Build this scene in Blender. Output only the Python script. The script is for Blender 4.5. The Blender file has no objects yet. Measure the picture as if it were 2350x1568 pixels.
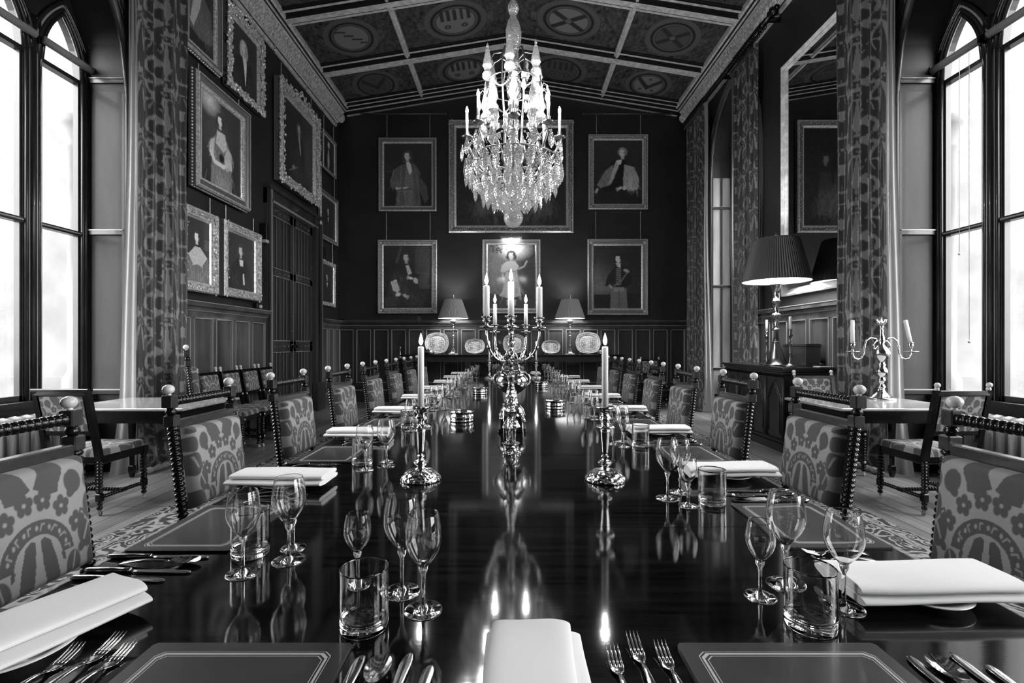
import bpy, math, random
import numpy as np
from mathutils import Vector, Matrix
random.seed(7); rng = np.random.default_rng(7)
PI = math.pi
sc = bpy.context.scene
col = sc.collection
F = 1110.0; H = 1.31; T = 0.76; CX = 1175.0; CY = 790.0      # focal length in px, eye height, table height

# ------------------------------------------------------------------ materials
M = {}
def mat(name, c, rough=.5, metal=0., coat=0., spec=.5, bump=None, var=None, emis=0., trans=0., ior=1.45, vcol=False, stretch=(1,1,1), sheen=0., gen='Object', gain=1.):
    m = bpy.data.materials.new(name); m.use_nodes = True
    nt = m.node_tree; b = nt.nodes['Principled BSDF']
    b.inputs['Base Color'].default_value = (c, c, c, 1)
    b.inputs['Roughness'].default_value = rough
    b.inputs['Metallic'].default_value = metal
    b.inputs['Coat Weight'].default_value = coat
    b.inputs['Coat Roughness'].default_value = .08
    b.inputs['Specular IOR Level'].default_value = spec
    b.inputs['Transmission Weight'].default_value = trans
    b.inputs['IOR'].default_value = ior
    b.inputs['Sheen Weight'].default_value = sheen
    if emis:
        b.inputs['Emission Color'].default_value = (1, 1, 1, 1)
        b.inputs['Emission Strength'].default_value = emis
    tc = nt.nodes.new('ShaderNodeTexCoord'); mp = nt.nodes.new('ShaderNodeMapping')
    mp.inputs['Scale'].default_value = stretch
    nt.links.new(tc.outputs[gen], mp.inputs[0])
    if vcol:
        a = nt.nodes.new('ShaderNodeVertexColor'); a.layer_name = 'Col'
        if gain != 1.:
            mul = nt.nodes.new('ShaderNodeVectorMath'); mul.operation = 'SCALE'; mul.inputs['Scale'].default_value = gain
            nt.links.new(a.outputs[0], mul.inputs[0]); nt.links.new(mul.outputs[0], b.inputs['Base Color'])
        else:
            nt.links.new(a.outputs[0], b.inputs['Base Color'])
    elif var:                                     # (scale, low factor, high factor)
        n = nt.nodes.new('ShaderNodeTexNoise'); n.inputs['Scale'].default_value = var[0]; n.inputs['Detail'].default_value = 5
        r = nt.nodes.new('ShaderNodeMapRange'); r.inputs[1].default_value = .3; r.inputs[2].default_value = .7
        r.inputs[3].default_value = c*var[1]; r.inputs[4].default_value = c*var[2]
        nt.links.new(mp.outputs[0], n.inputs['Vector']); nt.links.new(n.outputs[0], r.inputs[0]); nt.links.new(r.outputs[0], b.inputs['Base Color'])
    if bump:                                      # (kind, scale, strength, distance)
        if bump[0] == 'noise':
            t = nt.nodes.new('ShaderNodeTexNoise'); t.inputs['Detail'].default_value = 4; o = t.outputs[0]
        elif bump[0] == 'voronoi':
            t = nt.nodes.new('ShaderNodeTexVoronoi'); o = t.outputs[0]
        else:
            t = nt.nodes.new('ShaderNodeTexWave'); t.inputs['Distortion'].default_value = bump[4] if len(bump) > 4 else 0; o = t.outputs[1]
        t.inputs['Scale'].default_value = bump[1]
        bp = nt.nodes.new('ShaderNodeBump'); bp.inputs['Strength'].default_value = bump[2]; bp.inputs['Distance'].default_value = bump[3]
        nt.links.new(mp.outputs[0], t.inputs['Vector']); nt.links.new(o, bp.inputs['Height']); nt.links.new(bp.outputs[0], b.inputs['Normal'])
    M[name] = m
    return m

mat('wall_paint', .024, .55, bump=('noise', 60, .3, .004), var=(1.5, .7, 1.3))
mat('back_wall_paint', .026, .5, bump=('noise', 60, .3, .004), var=(1.5, .7, 1.3))
mat('panel_wood', .075, .38, coat=.3, var=(6, .45, 1.6), stretch=(1, 1, .12), bump=('noise', 40, .1, .002))
mat('edge_highlight', .34, .28, coat=.5)  # pale strip colour paints highlights along panel and frame edges
mat('dark_panel', .03, .42, coat=.2, var=(5, .6, 1.5), stretch=(1, 1, .12))
mat('reveal_lit', .4, .4, coat=.3, var=(4, .6, 1.3), stretch=(1, 1, .2))  # lighter copy of the reveal wood, window daylight put into its colour
mat('china_painted', .3, .2, vcol=True, coat=.4, gain=.85)
mat('rib_shade', .02, .6)  # dark colour paints shade into grooves and on the near sides of ribs
mat('reveal_panel', .026, .5, spec=.25, coat=.05, var=(4, .5, 1.5), stretch=(1, 1, .2))
mat('window_wood', .016, .35, coat=.25, var=(8, .7, 1.3))
mat('door_wood', .045, .35, coat=.3, var=(7, .6, 1.5), stretch=(1, 1, .1))
mat('door_edge', .3, .3, coat=.4)
mat('chair_wood', .005, .22, coat=.3, spec=.4, var=(20, .6, 1.6))
mat('block_wood', .022, .32, coat=.5, var=(30, .6, 1.6))
mat('ivory', .72, .22, coat=.6, var=(30, .8, 1.08))
mat('table_wood', .005, .075, coat=.0, spec=.8, var=(9, .35, 2.2), stretch=(.25, 5, 1), bump=('noise', 30, .05, .0006))
mat('pale_top', .34, .16, coat=.5, var=(6, .75, 1.2), stretch=(.3, 4, 1))
mat('fabric', .3, .8, vcol=True, bump=('wave', 260, .25, .001), sheen=.15)
mat('curtain_cloth', .3, .42, vcol=True, sheen=.3, spec=.6)
mat('curtain_lining', .3, .5, sheen=.4)
mat('paint', .3, .38, vcol=True, coat=.12, gain=2.)
mat('ceiling_paint', .3, .7, vcol=True, gain=.8)
mat('gilt', .85, .33, metal=.45, bump=('noise', 90, .35, .004), var=(30, .6, 1.3))
mat('gilt_ornate', .9, .33, metal=.45, bump=('voronoi', 38, .9, .012), var=(30, .5, 1.4))
mat('gilt_mid', .3, .4, metal=.6, bump=('noise', 70, .4, .006))
mat('gilt_dark', .13, .42, metal=.6, bump=('noise', 90, .3, .004))
mat('rib_gilt', .8, .4, metal=.1, bump=('noise', 50, .15, .004), var=(12, .7, 1.25))
mat('cornice_ornate', .75, .45, metal=.1, bump=('voronoi', 16, 1., .03), var=(25, .5, 1.5))
mat('silver', .78, .13, metal=1.)
mat('silver_chased', .74, .17, metal=1., bump=('voronoi', 70, .8, .006))
mat('silver_figure', .5, .26, metal=1., bump=('voronoi', 55, .9, .006), var=(40, .35, 1.4))
mat('cutlery_steel', .72, .12, metal=1.)
mat('brass', .3, .28, metal=1.)
mat('iron', .02, .4, metal=.6)
mat('glass', 1., .0, trans=1., ior=1.6)
mat('crystal', 1., .02, trans=.85, ior=1.7, emis=.035, bump=('voronoi', 60, .5, .01))  # faint emission stands in for sparkle in the cut glass
mat('wax', .82, .45, emis=.04)  # slight emission stands in for candlelight passing through the wax
mat('linen', .88, .8, bump=('noise', 300, .08, .0005), sheen=.3)
mat('china', .82, .15, coat=.5)
mat('mat_board', .045, .38, coat=.2, var=(5, .75, 1.3), gen='Object')
mat('mat_line', .6, .4)
mat('mirror_glass', .85, .0, metal=1.)
mat('shade_cloth', .1, .55, bump=('wave', 1, 0, 0))
mat('shade_cloth_grey', .42, .6)
mat('shade_lining', .85, .6, emis=1.2)
mat('bulb', 1., .5, emis=110)
mat('flame', 1., .5, emis=60)
mat('flame_far', 1., .5, emis=40)
mat('chandelier_flame', 1., .5, emis=260)
mat('picture_bulb', 1., .5, emis=30)
mat('stone', .155, .8, var=(3, .8, 1.15))
mat('lawn', .03, .9, var=(3, .6, 1.4))
mat('leaf', .025, .7, var=(8, .5, 1.8))
mat('radiator', .35, .4)
mat('blind_cloth', .25, .7)
mat('black_plinth', .008, .25, coat=.3)
mat('box_wood', .05, .3, coat=.4)
mat('metal_fleck', .8, .25, metal=1.)
mat('white_plastic', .6, .4)

def node_mat_floor():
    m = bpy.data.materials.new('floor_boards'); m.use_nodes = True; nt = m.node_tree; b = nt.nodes['Principled BSDF']
    tc = nt.nodes.new('ShaderNodeTexCoord'); mp = nt.nodes.new('ShaderNodeMapping'); mp.inputs['Rotation'].default_value = (0, 0, PI/2)
    br = nt.nodes.new('ShaderNodeTexBrick'); br.inputs['Scale'].default_value = 1; br.inputs['Brick Width'].default_value = 2.6; br.inputs['Row Height'].default_value = .16
    br.inputs['Mortar Size'].default_value = .004; br.inputs['Color1'].default_value = (.3,)*3+(1,); br.inputs['Color2'].default_value = (.46,)*3+(1,); br.inputs['Mortar'].default_value = (.01,)*3+(1,)
    n = nt.nodes.new('ShaderNodeTexNoise'); n.inputs['Scale'].default_value = 5; n.inputs['Detail'].default_value = 6
    mp2 = nt.nodes.new('ShaderNodeMapping'); mp2.inputs['Scale'].default_value = (6, .5, 1)
    mx = nt.nodes.new('ShaderNodeMix'); mx.data_type = 'RGBA'; mx.blend_type = 'MULTIPLY'; mx.inputs[0].default_value = .75
    nt.links.new(tc.outputs['Object'], mp.inputs[0]); nt.links.new(mp.outputs[0], br.inputs[0])
    nt.links.new(tc.outputs['Object'], mp2.inputs[0]); nt.links.new(mp2.outputs[0], n.inputs[0])
    nt.links.new(br.outputs[0], mx.inputs[6]); nt.links.new(n.outputs[0], mx.inputs[7]); nt.links.new(mx.outputs[2], b.inputs['Base Color'])
    b.inputs['Roughness'].default_value = .32; b.inputs['Coat Weight'].default_value = .2
    M['floor'] = m
node_mat_floor()

def node_mat_rug():
    m = bpy.data.materials.new('rug_wool'); m.use_nodes = True; nt = m.node_tree; b = nt.nodes['Principled BSDF']; L = nt.links.new
    tc = nt.nodes.new('ShaderNodeTexCoord')
    def ramp(src, lo, hi):
        r = nt.nodes.new('ShaderNodeMapRange'); r.inputs[1].default_value = lo; r.inputs[2].default_value = hi; L(src, r.inputs[0]); return r.outputs[0]
    def math_(op, a, bb):
        n = nt.nodes.new('ShaderNodeMath'); n.operation = op
        for i, s in enumerate((a, bb)):
            if isinstance(s, (int, float)): n.inputs[i].default_value = s
            else: L(s, n.inputs[i])
        return n.outputs[0]
    v = nt.nodes.new('ShaderNodeTexVoronoi'); v.inputs['Scale'].default_value = 9; v.feature = 'SMOOTH_F1'; L(tc.outputs['Object'], v.inputs[0])
    w = nt.nodes.new('ShaderNodeMath'); w.operation = 'SINE'; L(math_('MULTIPLY', v.outputs[0], 38), w.inputs[0])
    n = nt.nodes.new('ShaderNodeTexNoise'); n.inputs['Scale'].default_value = 26; n.inputs['Detail'].default_value = 2; L(tc.outputs['Object'], n.inputs[0])
    p = ramp(math_('ADD', math_('MULTIPLY', w.outputs[0], .5), math_('MULTIPLY', n.outputs[0], 2.2)), 1.1, 1.35)
    sx = nt.nodes.new('ShaderNodeSeparateXYZ'); L(tc.outputs['Object'], sx.inputs[0])
    ax = math_('ABSOLUTE', sx.outputs[0], 0)
    bands = ramp(math_('SINE', math_('MULTIPLY', ax, 34), 0), .75, .9)
    border = ramp(ax, 2.18, 2.2)
    band2 = math_('MULTIPLY', bands, border)
    tot = math_('MAXIMUM', math_('MULTIPLY', p, .8), math_('MULTIPLY', band2, .5))
    c = math_('ADD', math_('MULTIPLY', tot, .34), .025)
    L(c, b.inputs['Base Color']); b.inputs['Roughness'].default_value = .95
    M['rug'] = m
node_mat_rug()

def node_mat_pane():
    m = bpy.data.materials.new('window_pane'); m.use_nodes = True; nt = m.node_tree
    o = nt.nodes['Material Output']; nt.nodes.remove(nt.nodes['Principled BSDF'])
    t = nt.nodes.new('ShaderNodeBsdfTransparent'); t.inputs[0].default_value = (.93,)*3+(1,)
    g = nt.nodes.new('ShaderNodeBsdfGlossy'); g.inputs['Roughness'].default_value = .02
    mx = nt.nodes.new('ShaderNodeMixShader'); mx.inputs[0].default_value = .06
    nt.links.new(t.outputs[0], mx.inputs[1]); nt.links.new(g.outputs[0], mx.inputs[2]); nt.links.new(mx.outputs[0], o.inputs[0])
    M['pane'] = m
node_mat_pane()

# ------------------------------------------------------------------ mesh builder
class MB:
    def __init__(s): s.v = []; s.f = []; s.mi = []; s.sm = []; s.c = []
    def add(s, vs, fs, m=0, smooth=False, c=None, X=None):
        o = len(s.v)
        if X is not None: vs = [tuple(X @ Vector(p)) for p in vs]
        s.v.extend([tuple(p) for p in vs]); s.f.extend([tuple(i+o for i in f) for f in fs])
        s.mi.extend([m]*len(fs)); s.sm.extend([smooth]*len(fs))
        if c is None: c = [.3]*len(vs)
        s.c.extend(c); return s
    def box(s, a, b, m=0, X=None):
        (x0, y0, z0), (x1, y1, z1) = a, b
        x0, x1 = min(x0, x1), max(x0, x1); y0, y1 = min(y0, y1), max(y0, y1); z0, z1 = min(z0, z1), max(z0, z1)
        return s.add([(x0,y0,z0),(x1,y0,z0),(x1,y1,z0),(x0,y1,z0),(x0,y0,z1),(x1,y0,z1),(x1,y1,z1),(x0,y1,z1)],
              [(0,3,2,1),(4,5,6,7),(0,1,5,4),(1,2,6,5),(2,3,7,6),(3,0,4,7)], m, False, None, X)
    def cbox(s, cx, cy, cz, w, d, h, b=.003, m=0, X=None):      # box with chamfered edges
        vs = []; x, y, z = w/2, d/2, h/2
        rings = [(-z, b), (-z+b, 0), (z-b, 0), (z, b)]
        for zz, i in rings:
            xx, yy = x-i, y-i
            vs += [(cx+p[0], cy+p[1], cz+zz) for p in [(-xx+b,-yy),(xx-b,-yy),(xx,-yy+b),(xx,yy-b),(xx-b,yy),(-xx+b,yy),(-xx,yy-b),(-xx,-yy+b)]]
        fs = [tuple(range(7,-1,-1)), tuple(range(24, 32))]
        for r in range(3):
            for k in range(8): fs.append((r*8+k, r*8+(k+1)%8, r*8+8+(k+1)%8, r*8+8+k))
        return s.add(vs, fs, m, False, None, X)
    def lathe(s, prof, n=24, m=0, X=None, cap=True, flute=0, fl=0., smooth=True):
        vs = []; fs = []
        for r, z in prof:
            for k in range(n):
                a = 2*PI*k/n; rr = r*(1+fl*math.cos(flute*a)) if flute else r
                vs.append((rr*math.cos(a), rr*math.sin(a), z))
        for i in range(len(prof)-1):
            for k in range(n): fs.append((i*n+k, i*n+(k+1)%n, (i+1)*n+(k+1)%n, (i+1)*n+k))
        if cap:
            if prof[0][0] > 1e-6: fs.append(tuple(range(n-1, -1, -1)))
            if prof[-1][0] > 1e-6: fs.append(tuple((len(prof)-1)*n+k for k in range(n)))
        return s.add(vs, fs, m, smooth, None, X)
    def tube(s, pts, rad, n=8, m=0, closed=False, smooth=True, X=None, flat=1.):
        pts = [Vector(p) for p in pts]; N = len(pts)
        rads = rad if isinstance(rad, (list, tuple)) else [rad]*N
        vs = []; fs = []; up = None
        for i, p in enumerate(pts):
            if closed: t = pts[(i+1) % N]-pts[i-1]
            else: t = pts[min(i+1, N-1)]-pts[max(i-1, 0)]
            if t.length < 1e-9: t = Vector((0, 0, 1))
            t.normalize()
            if up is None:
                up = Vector((0, 0, 1)) if abs(t.z) < .9 else Vector((1, 0, 0))
            a = t.cross(up)
            if a.length < 1e-6: a = t.orthogonal()
            a.normalize(); b = a.cross(t).normalized(); up = b
            for k in range(n):
                th = 2*PI*k/n
                vs.append(tuple(p+(a*math.cos(th)+b*math.sin(th)*flat)*rads[i]))
        for i in range(N if closed else N-1):
            j = (i+1) % N
            for k in range(n): fs.append((i*n+k, i*n+(k+1) % n, j*n+(k+1) % n, j*n+k))
        if not closed: fs.append(tuple(range(n-1, -1, -1))); fs.append(tuple((N-1)*n+k for k in range(n)))
        return s.add(vs, fs, m, smooth, None, X)
    def ball(s, c, r, n=12, m=0, sq=(1,1,1), smooth=True, X=None):
        k = max(4, n//2); vs = []; fs = []
        prof = [(math.sin(PI*i/k), -math.cos(PI*i/k)) for i in range(k+1)]
        for (rr, z) in prof:
            for j in range(n):
                a = 2*PI*j/n; vs.append((c[0]+r*sq[0]*rr*math.cos(a), c[1]+r*sq[1]*rr*math.sin(a), c[2]+r*sq[2]*z))
        for i in range(k):
            for j in range(n): fs.append((i*n+j, i*n+(j+1) % n, (i+1)*n+(j+1) % n, (i+1)*n+j))
        return s.add(vs, fs, m, smooth, None, X)
    def prism(s, poly, f0, f1, m=0, X=None):      # poly: 2-D points, f0/f1 map (u, v) to the two ends
        n = len(poly); vs = [f0(*p) for p in poly]+[f1(*p) for p in poly]
        fs = [tuple(range(n-1, -1, -1)), tuple(range(n, 2*n))]+[(k, (k+1) % n, n+(k+1) % n, n+k) for k in range(n)]
        return s.add(vs, fs, m, False, None, X)
    def bob(s, A, B, r, pitch=.021, rmin=.45, n=10, m=0):     # bobbin-turned spindle
        A = Vector(A); B = Vector(B); L = (B-A).length; k = max(1, round(L/pitch)); pts = []; rad = []
        for i in range(k):
            for q in (0, .18, .5, .82):
                t = (i+q)/k; pts.append(A+(B-A)*t); rad.append(r*(rmin+(1-rmin)*math.sqrt(max(0, 1-(2*q-1)**2))))
        pts.append(B); rad.append(r*rmin)
        return s.tube(pts, rad, n, m)
    def build(s, name, mats, parent=None, colored=False, loc=None):
        me = bpy.data.meshes.new(name); me.from_pydata(s.v, [], s.f)
        if not isinstance(mats, (list, tuple)): mats = [mats]
        for m in mats: me.materials.append(M[m] if isinstance(m, str) else m)
        me.polygons.foreach_set('material_index', s.mi); me.polygons.foreach_set('use_smooth', s.sm)
        if colored:
            at = me.color_attributes.new('Col', 'FLOAT_COLOR', 'POINT')
            c = np.clip(np.array(s.c, dtype=np.float32), 0, 1); buf = np.ones((len(c), 4), np.float32); buf[:, 0] = c; buf[:, 1] = c; buf[:, 2] = c
            at.data.foreach_set('color', buf.ravel())
        me.update()
        o = bpy.data.objects.new(name, me); col.objects.link(o)
        if parent: o.parent = parent
        if loc: o.location = loc
        return o

def grid_add(mb, nx, ny, fn, cols=None, m=0, smooth=True, flip=False):    # fn(u, v) arrays -> x, y, z arrays
    u, v = np.meshgrid(np.linspace(0, 1, nx), np.linspace(0, 1, ny))
    x, y, z = fn(u, v)
    vs = np.stack([np.broadcast_to(x, u.shape).ravel(), np.broadcast_to(y, u.shape).ravel(), np.broadcast_to(z, u.shape).ravel()], 1)
    i = np.arange((ny-1)*(nx-1)); r = i//(nx-1); c = i % (nx-1); a = r*nx+c
    f = np.stack([a, a+1, a+nx+1, a+nx], 1)
    if flip: f = f[:, ::-1]
    mb.add(vs.tolist(), f.tolist(), m, smooth, None if cols is None else np.asarray(cols).ravel().tolist())

def tag(o, label=None, cat=None, group=None, kind=None):
    if label: o['label'] = label
    if cat: o['category'] = cat
    if group: o['group'] = group
    if kind: o['kind'] = kind
    return o
def thing(name, label, cat, loc=(0,0,0), rz=0, group=None, rot=None):
    o = bpy.data.objects.new(name, None); col.objects.link(o); o.empty_display_size = .1
    o.location = loc; o.rotation_euler = rot if rot else (0, 0, rz)
    return tag(o, label, cat, group)
KIDS = {}
def copy_tree(src, parent=None):
    c = src.copy(); col.objects.link(c); c.parent = parent
    for ch in [o for o in src.children]: copy_tree(ch, c)
    return c
def dup(src, loc, rz=None, label=None, group=None, rot=None, scale=None):
    c = copy_tree(src); c.location = loc
    if rz is not None: c.rotation_euler = (0, 0, rz)
    if rot is not None: c.rotation_euler = rot
    if label: c['label'] = label
    if group: c['group'] = group
    if scale: c.scale = scale
    return c
def structure(mb, name, mats, colored=False): return tag(mb.build(name, mats, None, colored), kind='structure')
def bevel(o, w=.004, seg=2):
    b = o.modifiers.new('Bevel', 'BEVEL'); b.width = w; b.segments = seg; b.limit_method = 'ANGLE'; b.angle_limit = .6
    return o
TRN = [0]
def trim(mb, mats):
    TRN[0] += 1; return structure(mb, 'trim_%d' % TRN[0], mats)
def on_table(px, py, z=T):
    Y = F*(H-z)/(py-CY); return ((px-CX)*Y/F, Y)

# ------------------------------------------------------------------ picture canvas (vertex colours worked out here)
class Cv:
    def __init__(s, nx, ny, A, base=.02):
        s.nx, s.ny, s.A = nx, ny, A
        s.x, s.y = np.meshgrid(np.linspace(0, A, nx), np.linspace(0, 1, ny)); s.a = np.full((ny, nx), float(base))
    def put(s, mask, val): s.a = s.a*(1-mask)+val*mask
    def e(s, cx, cy, rx, ry, val, rot=0, soft=.12, op=1.):
        c, q = math.cos(rot), math.sin(rot); dx, dy = s.x-cx, s.y-cy
        d = np.sqrt(((dx*c+dy*q)/rx)**2+((-dx*q+dy*c)/ry)**2)
        s.put(np.clip((1+soft-d)/(2*soft), 0, 1)*op, val)
    def p(s, pts, val, op=1.):
        ins = np.zeros(s.x.shape, bool); n = len(pts)
        for i in range(n):
            x1, y1 = pts[i]; x2, y2 = pts[(i+1) % n]
            if y1 == y2: continue
            c = ((y1 > s.y) != (y2 > s.y)) & (s.x < (x2-x1)*(s.y-y1)/(y2-y1)+x1); ins ^= c
        s.put(ins*op, val)
    def l(s, pts, w, val, op=1.):
        d = np.full(s.x.shape, 9.)
        for i in range(len(pts)-1):
            (x1, y1), (x2, y2) = pts[i], pts[i+1]; L2 = (x2-x1)**2+(y2-y1)**2+1e-12
            t = np.clip(((s.x-x1)*(x2-x1)+(s.y-y1)*(y2-y1))/L2, 0, 1)
            d = np.minimum(d, np.hypot(s.x-x1-t*(x2-x1), s.y-y1-t*(y2-y1)))
        px = s.A/s.nx; s.put(np.clip((w/2+px*.5-d)/px, 0, 1)*op, val)
    def blur(s, k=1):
        for _ in range(k):
            a = np.pad(s.a, 1, mode='edge')
            s.a = (a[1:-1,1:-1]*2+a[:-2,1:-1]+a[2:,1:-1]+a[1:-1,:-2]+a[1:-1,2:])/6
    def noise(s, amt=.15, k=3):
        n = rng.normal(0, 1, s.a.shape)
        for _ in range(k): n = (n+np.roll(n, 1, 0)+np.roll(n, 1, 1)+np.roll(n, -1, 0))/4
        s.a = s.a*(1+amt*n/max(n.std(), 1e-6))

# damask: pale arabesques on a dark cloth, crown and flowers in the middle of the repeat
def damask(nx, ny, lo, hi):
    c = Cv(nx, ny, 1.0, hi); c.x = (c.x-.5)*2; c.y = c.y*1.25; c.A = 2.     # x -1..1, y 0..1.25
    s2 = (-1, 1)
    for s in s2:
        c.p([(s*.2,1.3),(s*.52,1.3),(s*.5,1.12),(s*.42,1.02),(s*.4,.94),(s*.24,.93),(s*.17,.98),(s*.02,1.03)], lo)
        c.e(s*.66, 1.0, .15, .13, lo, rot=-.3*s, soft=.06); c.e(s*.62, .9, .09, .06, lo, rot=.5*s, soft=.06)
        c.p([(s*.52,1.3),(s*.6,1.3),(s*.72,1.2),(s*.64,1.18),(s*.58,1.1),(s*.54,1.12)], hi)
        c.p([(s*.7,1.3),(s*1.,1.3),(s*1.,1.14),(s*.86,1.16),(s*.8,1.22)], lo); c.e(s*.95, .98, .1, .12, lo, soft=.06)
        c.e(s*.93, .68, .13, .17, lo, soft=.05); c.e(s*.95, .53, .06, .04, lo, soft=.1); c.e(s*.78, .4, .12, .17, lo, rot=.3*s, soft=.05); c.e(s*.7, .27, .07, .05, lo, rot=.6*s, soft=.1)
        c.e(s*.54, .12, .12, .15, lo, rot=-.3*s, soft=.05); c.e(s*.93, .1, .15, .17, lo, soft=.05)
        c.l([(s*.7,.6),(s*.75,.67),(s*.81,.64),(s*.79,.57),(s*.75,.58)], .03, lo)
        c.l([(s*.86,.5),(s*.76,.34)], .03, hi); c.l([(s*.58,.24),(s*.52,.06)], .022, hi); c.l([(s*.96,.78),(s*.9,.62)], .025, hi)
        c.p([(s*.035,.5),(s*.1,.53),(s*.19,.48),(s*.27,.27),(s*.33,0),(s*.11,0),(s*.06,.25)], lo)
        c.p([(s*.3,.5),(s*.4,.36),(s*.42,.2),(s*.37,.22),(s*.33,.36)], lo)
        for (a, b) in ((.14,.9),(.42,.78),(.65,.56)):
            c.e(s*a, b, .045, .035, lo, soft=.1)
            for k in range(5):
                t = PI/2+k*2*PI/5; c.e(s*a+.085*math.cos(t), b+.07*math.sin(t), .055, .05, lo, soft=.12)
            c.e(s*a, b, .028, .022, hi, soft=.2)
    d = np.hypot(c.x, (c.y-.3)*1.35)
    up = (c.y > .3)
    c.put(((d > .36) & (d < .56) & up)*1., lo); c.put(((d > .56) & (d < .6) & up)*1., hi); c.put(((d > .33) & (d < .36) & up)*1., hi)
    for k in range(7):
        t = .3+k*(PI-.6)/6; c.e(.46*math.cos(t), .3+.46*math.sin(t)/1.35, .022, .026, hi, soft=.2)
        c.l([(.42*math.cos(t+.12), .3+.42*math.sin(t+.12)/1.35), (.5*math.cos(t+.16), .3+.5*math.sin(t+.16)/1.35), (.5*math.cos(t+.24), .3+.5*math.sin(t+.24)/1.35)], .018, hi)
    return c.a
# ------------------------------------------------------------------ room
WX = 3.95; WD = 11.0; Y0R = -1.8; WT = .48
def arch_fn(yc, w, zs, Rk):
    R = Rk*w
    def f(y):
        t = min(1., abs(y-yc)/w); return zs+math.sqrt(max(0., R*R-(t*w+R-w)**2))
    return f
def linsp(a, b, n): return [a+(b-a)*i/(n-1) for i in range(n)]
BAYA = (2.52, 4.97, arch_fn(3.745, 1.225, 3.9, 1.4))
BAYFILL = (-1.3, 1.2, arch_fn(-.05, 1.25, 3.9, 1.4))  # unseen bay beside the camera, added to brighten the near end
BAYB = (7.75, 9.6, arch_fn(8.675, .925, 4.6, 1.63))

def side_wall(name, s, bays):
    mb = MB(); y = Y0R
    for (a, b, f) in bays:
        mb.box((s*WX, y, 0), (s*(WX+WT), a, 6.62))
        ys = linsp(a, b, 41)
        for i in range(40):
            z0, z1 = f(ys[i]), f(ys[i+1]); vs = []
            for X in (s*WX, s*(WX+WT)): vs += [(X, ys[i], z0), (X, ys[i+1], z1), (X, ys[i+1], 6.62), (X, ys[i], 6.62)]
            mb.add(vs, [(0,1,2,3), (7,6,5,4), (0,4,5,1), (3,2,6,7), (0,3,7,4), (1,5,6,2)])
        y = b
    mb.box((s*WX, y, 0), (s*(WX+WT), WD+.1, 6.62))
    return structure(mb, name, 'wall_paint')
side_wall('wall_left', -1, [BAYA]); side_wall('wall_right', 1, [BAYFILL, BAYA, BAYB])
mb = MB(); mb.prism([(-WX,0),(WX,0),(WX,6.62),(0,7.3),(-WX,6.62)], lambda u, v: (u, WD, v), lambda u, v: (u, WD+.12, v)); structure(mb, 'wall_back', 'back_wall_paint')
mb = MB(); mb.prism([(-WX,0),(WX,0),(WX,6.62),(0,7.3),(-WX,6.62)], lambda u, v: (u, Y0R, v), lambda u, v: (u, Y0R-.12, v)); structure(mb, 'wall_front', 'wall_paint')
mb = MB(); mb.box((-WX-WT-.1, Y0R-.1, -.1), (WX+WT+.1, WD+.1, 0)); structure(mb, 'floor', 'floor')

# ceiling: two slopes; the boards carry painted foliage and a roundel in every compartment
def cz(x): return 7.25-.163*abs(x)
ROWS = [11.0, 9.42, 7.88, 6.34, 4.8, 3.26, 1.72, .18, -1.8]
SHIELD = 0
def panel_canvas(kind):
    A = 1.2; c = Cv(126, 104, A, .075); c.noise(.35, 5)
    for _ in range(330):
        x, y, a = rng.uniform(.02, A-.02), rng.uniform(.02, .98), rng.uniform(0, PI); L = rng.uniform(.025, .06)
        c.l([(x, y), (x+L*math.cos(a), y+L*math.sin(a))], rng.uniform(.006, .014), rng.choice([.03, .13, .16, .11]), .75)
    m = A/2
    for (dx, dy) in ((1,0),(-1,0),(0,1),(0,-1)):          # ribbon knots at the four quarters
        for q in (-1, 1):
            px, py = m+dx*.37+dy*q*.035, .5+dy*.37+dx*q*.035
            t = np.linspace(0, 2*PI, 12); c.l([(px+.024*math.cos(k), py+.024*math.sin(k)) for k in t], .007, .26)
    c.e(m, .5, .335, .335, .13, soft=.02); c.e(m, .5, .325, .325, .17, soft=.02)
    for k in range(46):
        t = 2*PI*k/46; c.l([(m+.285*math.cos(t), .5+.285*math.sin(t)), (m+.305*math.cos(t+.03), .5+.305*math.sin(t+.03))], .006, .07)
    c.e(m, .5, .27, .27, .02, soft=.02); c.e(m, .5, .235, .235, .2, soft=.02); c.e(m, .5, .22, .22, .07, soft=.02)
    g = .3 if kind % 3 else .12; c.e(m, .5, .205, .205, g, soft=.02)
    if kind in (0, 4):                                      # saltire
        for q in (-1, 1): c.l([(m-.15, .5-q*.12), (m+.15, .5+q*.12)], .06, .04 if g > .1 else .22)
        c.e(m, .5, .035, .035, .2)
    elif kind in (1, 3, 7):                                 # chevron
        c.p([(m-.17,.42),(m,.62),(m+.17,.42),(m+.17,.32),(m,.52),(m-.17,.32)], .05 if g > .1 else .24)
        for (q, w) in ((-.09,.62),(.09,.62),(0,.37)): c.e(m+q, w, .022, .022, .06)
    elif kind == 2:                                         # bend of checks
        for i in range(8):
            for j in range(3):
                if (i+j) % 2: c.p([(m-.16+i*.04, .66-i*.04-j*.03), (m-.12+i*.04, .66-i*.04-j*.03), (m-.12+i*.04, .63-i*.04-j*.03), (m-.16+i*.04, .63-i*.04-j*.03)], .05)
    else:                                                   # pales with two roses
        for i in range(-2, 3): c.p([(m+i*.07-.02,.31),(m+i*.07+.015,.31),(m+i*.07+.015,.48),(m+i*.07-.02,.48)], .05 if g > .1 else .22)
        for q in (-1, 1): c.e(m+q*.09, .58, .035, .035, .05); c.e(m+q*.09, .58, .015, .015, .25)
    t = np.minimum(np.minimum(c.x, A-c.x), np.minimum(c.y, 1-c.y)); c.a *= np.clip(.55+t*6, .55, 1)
    return c
cb = MB()
kk = 0
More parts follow.
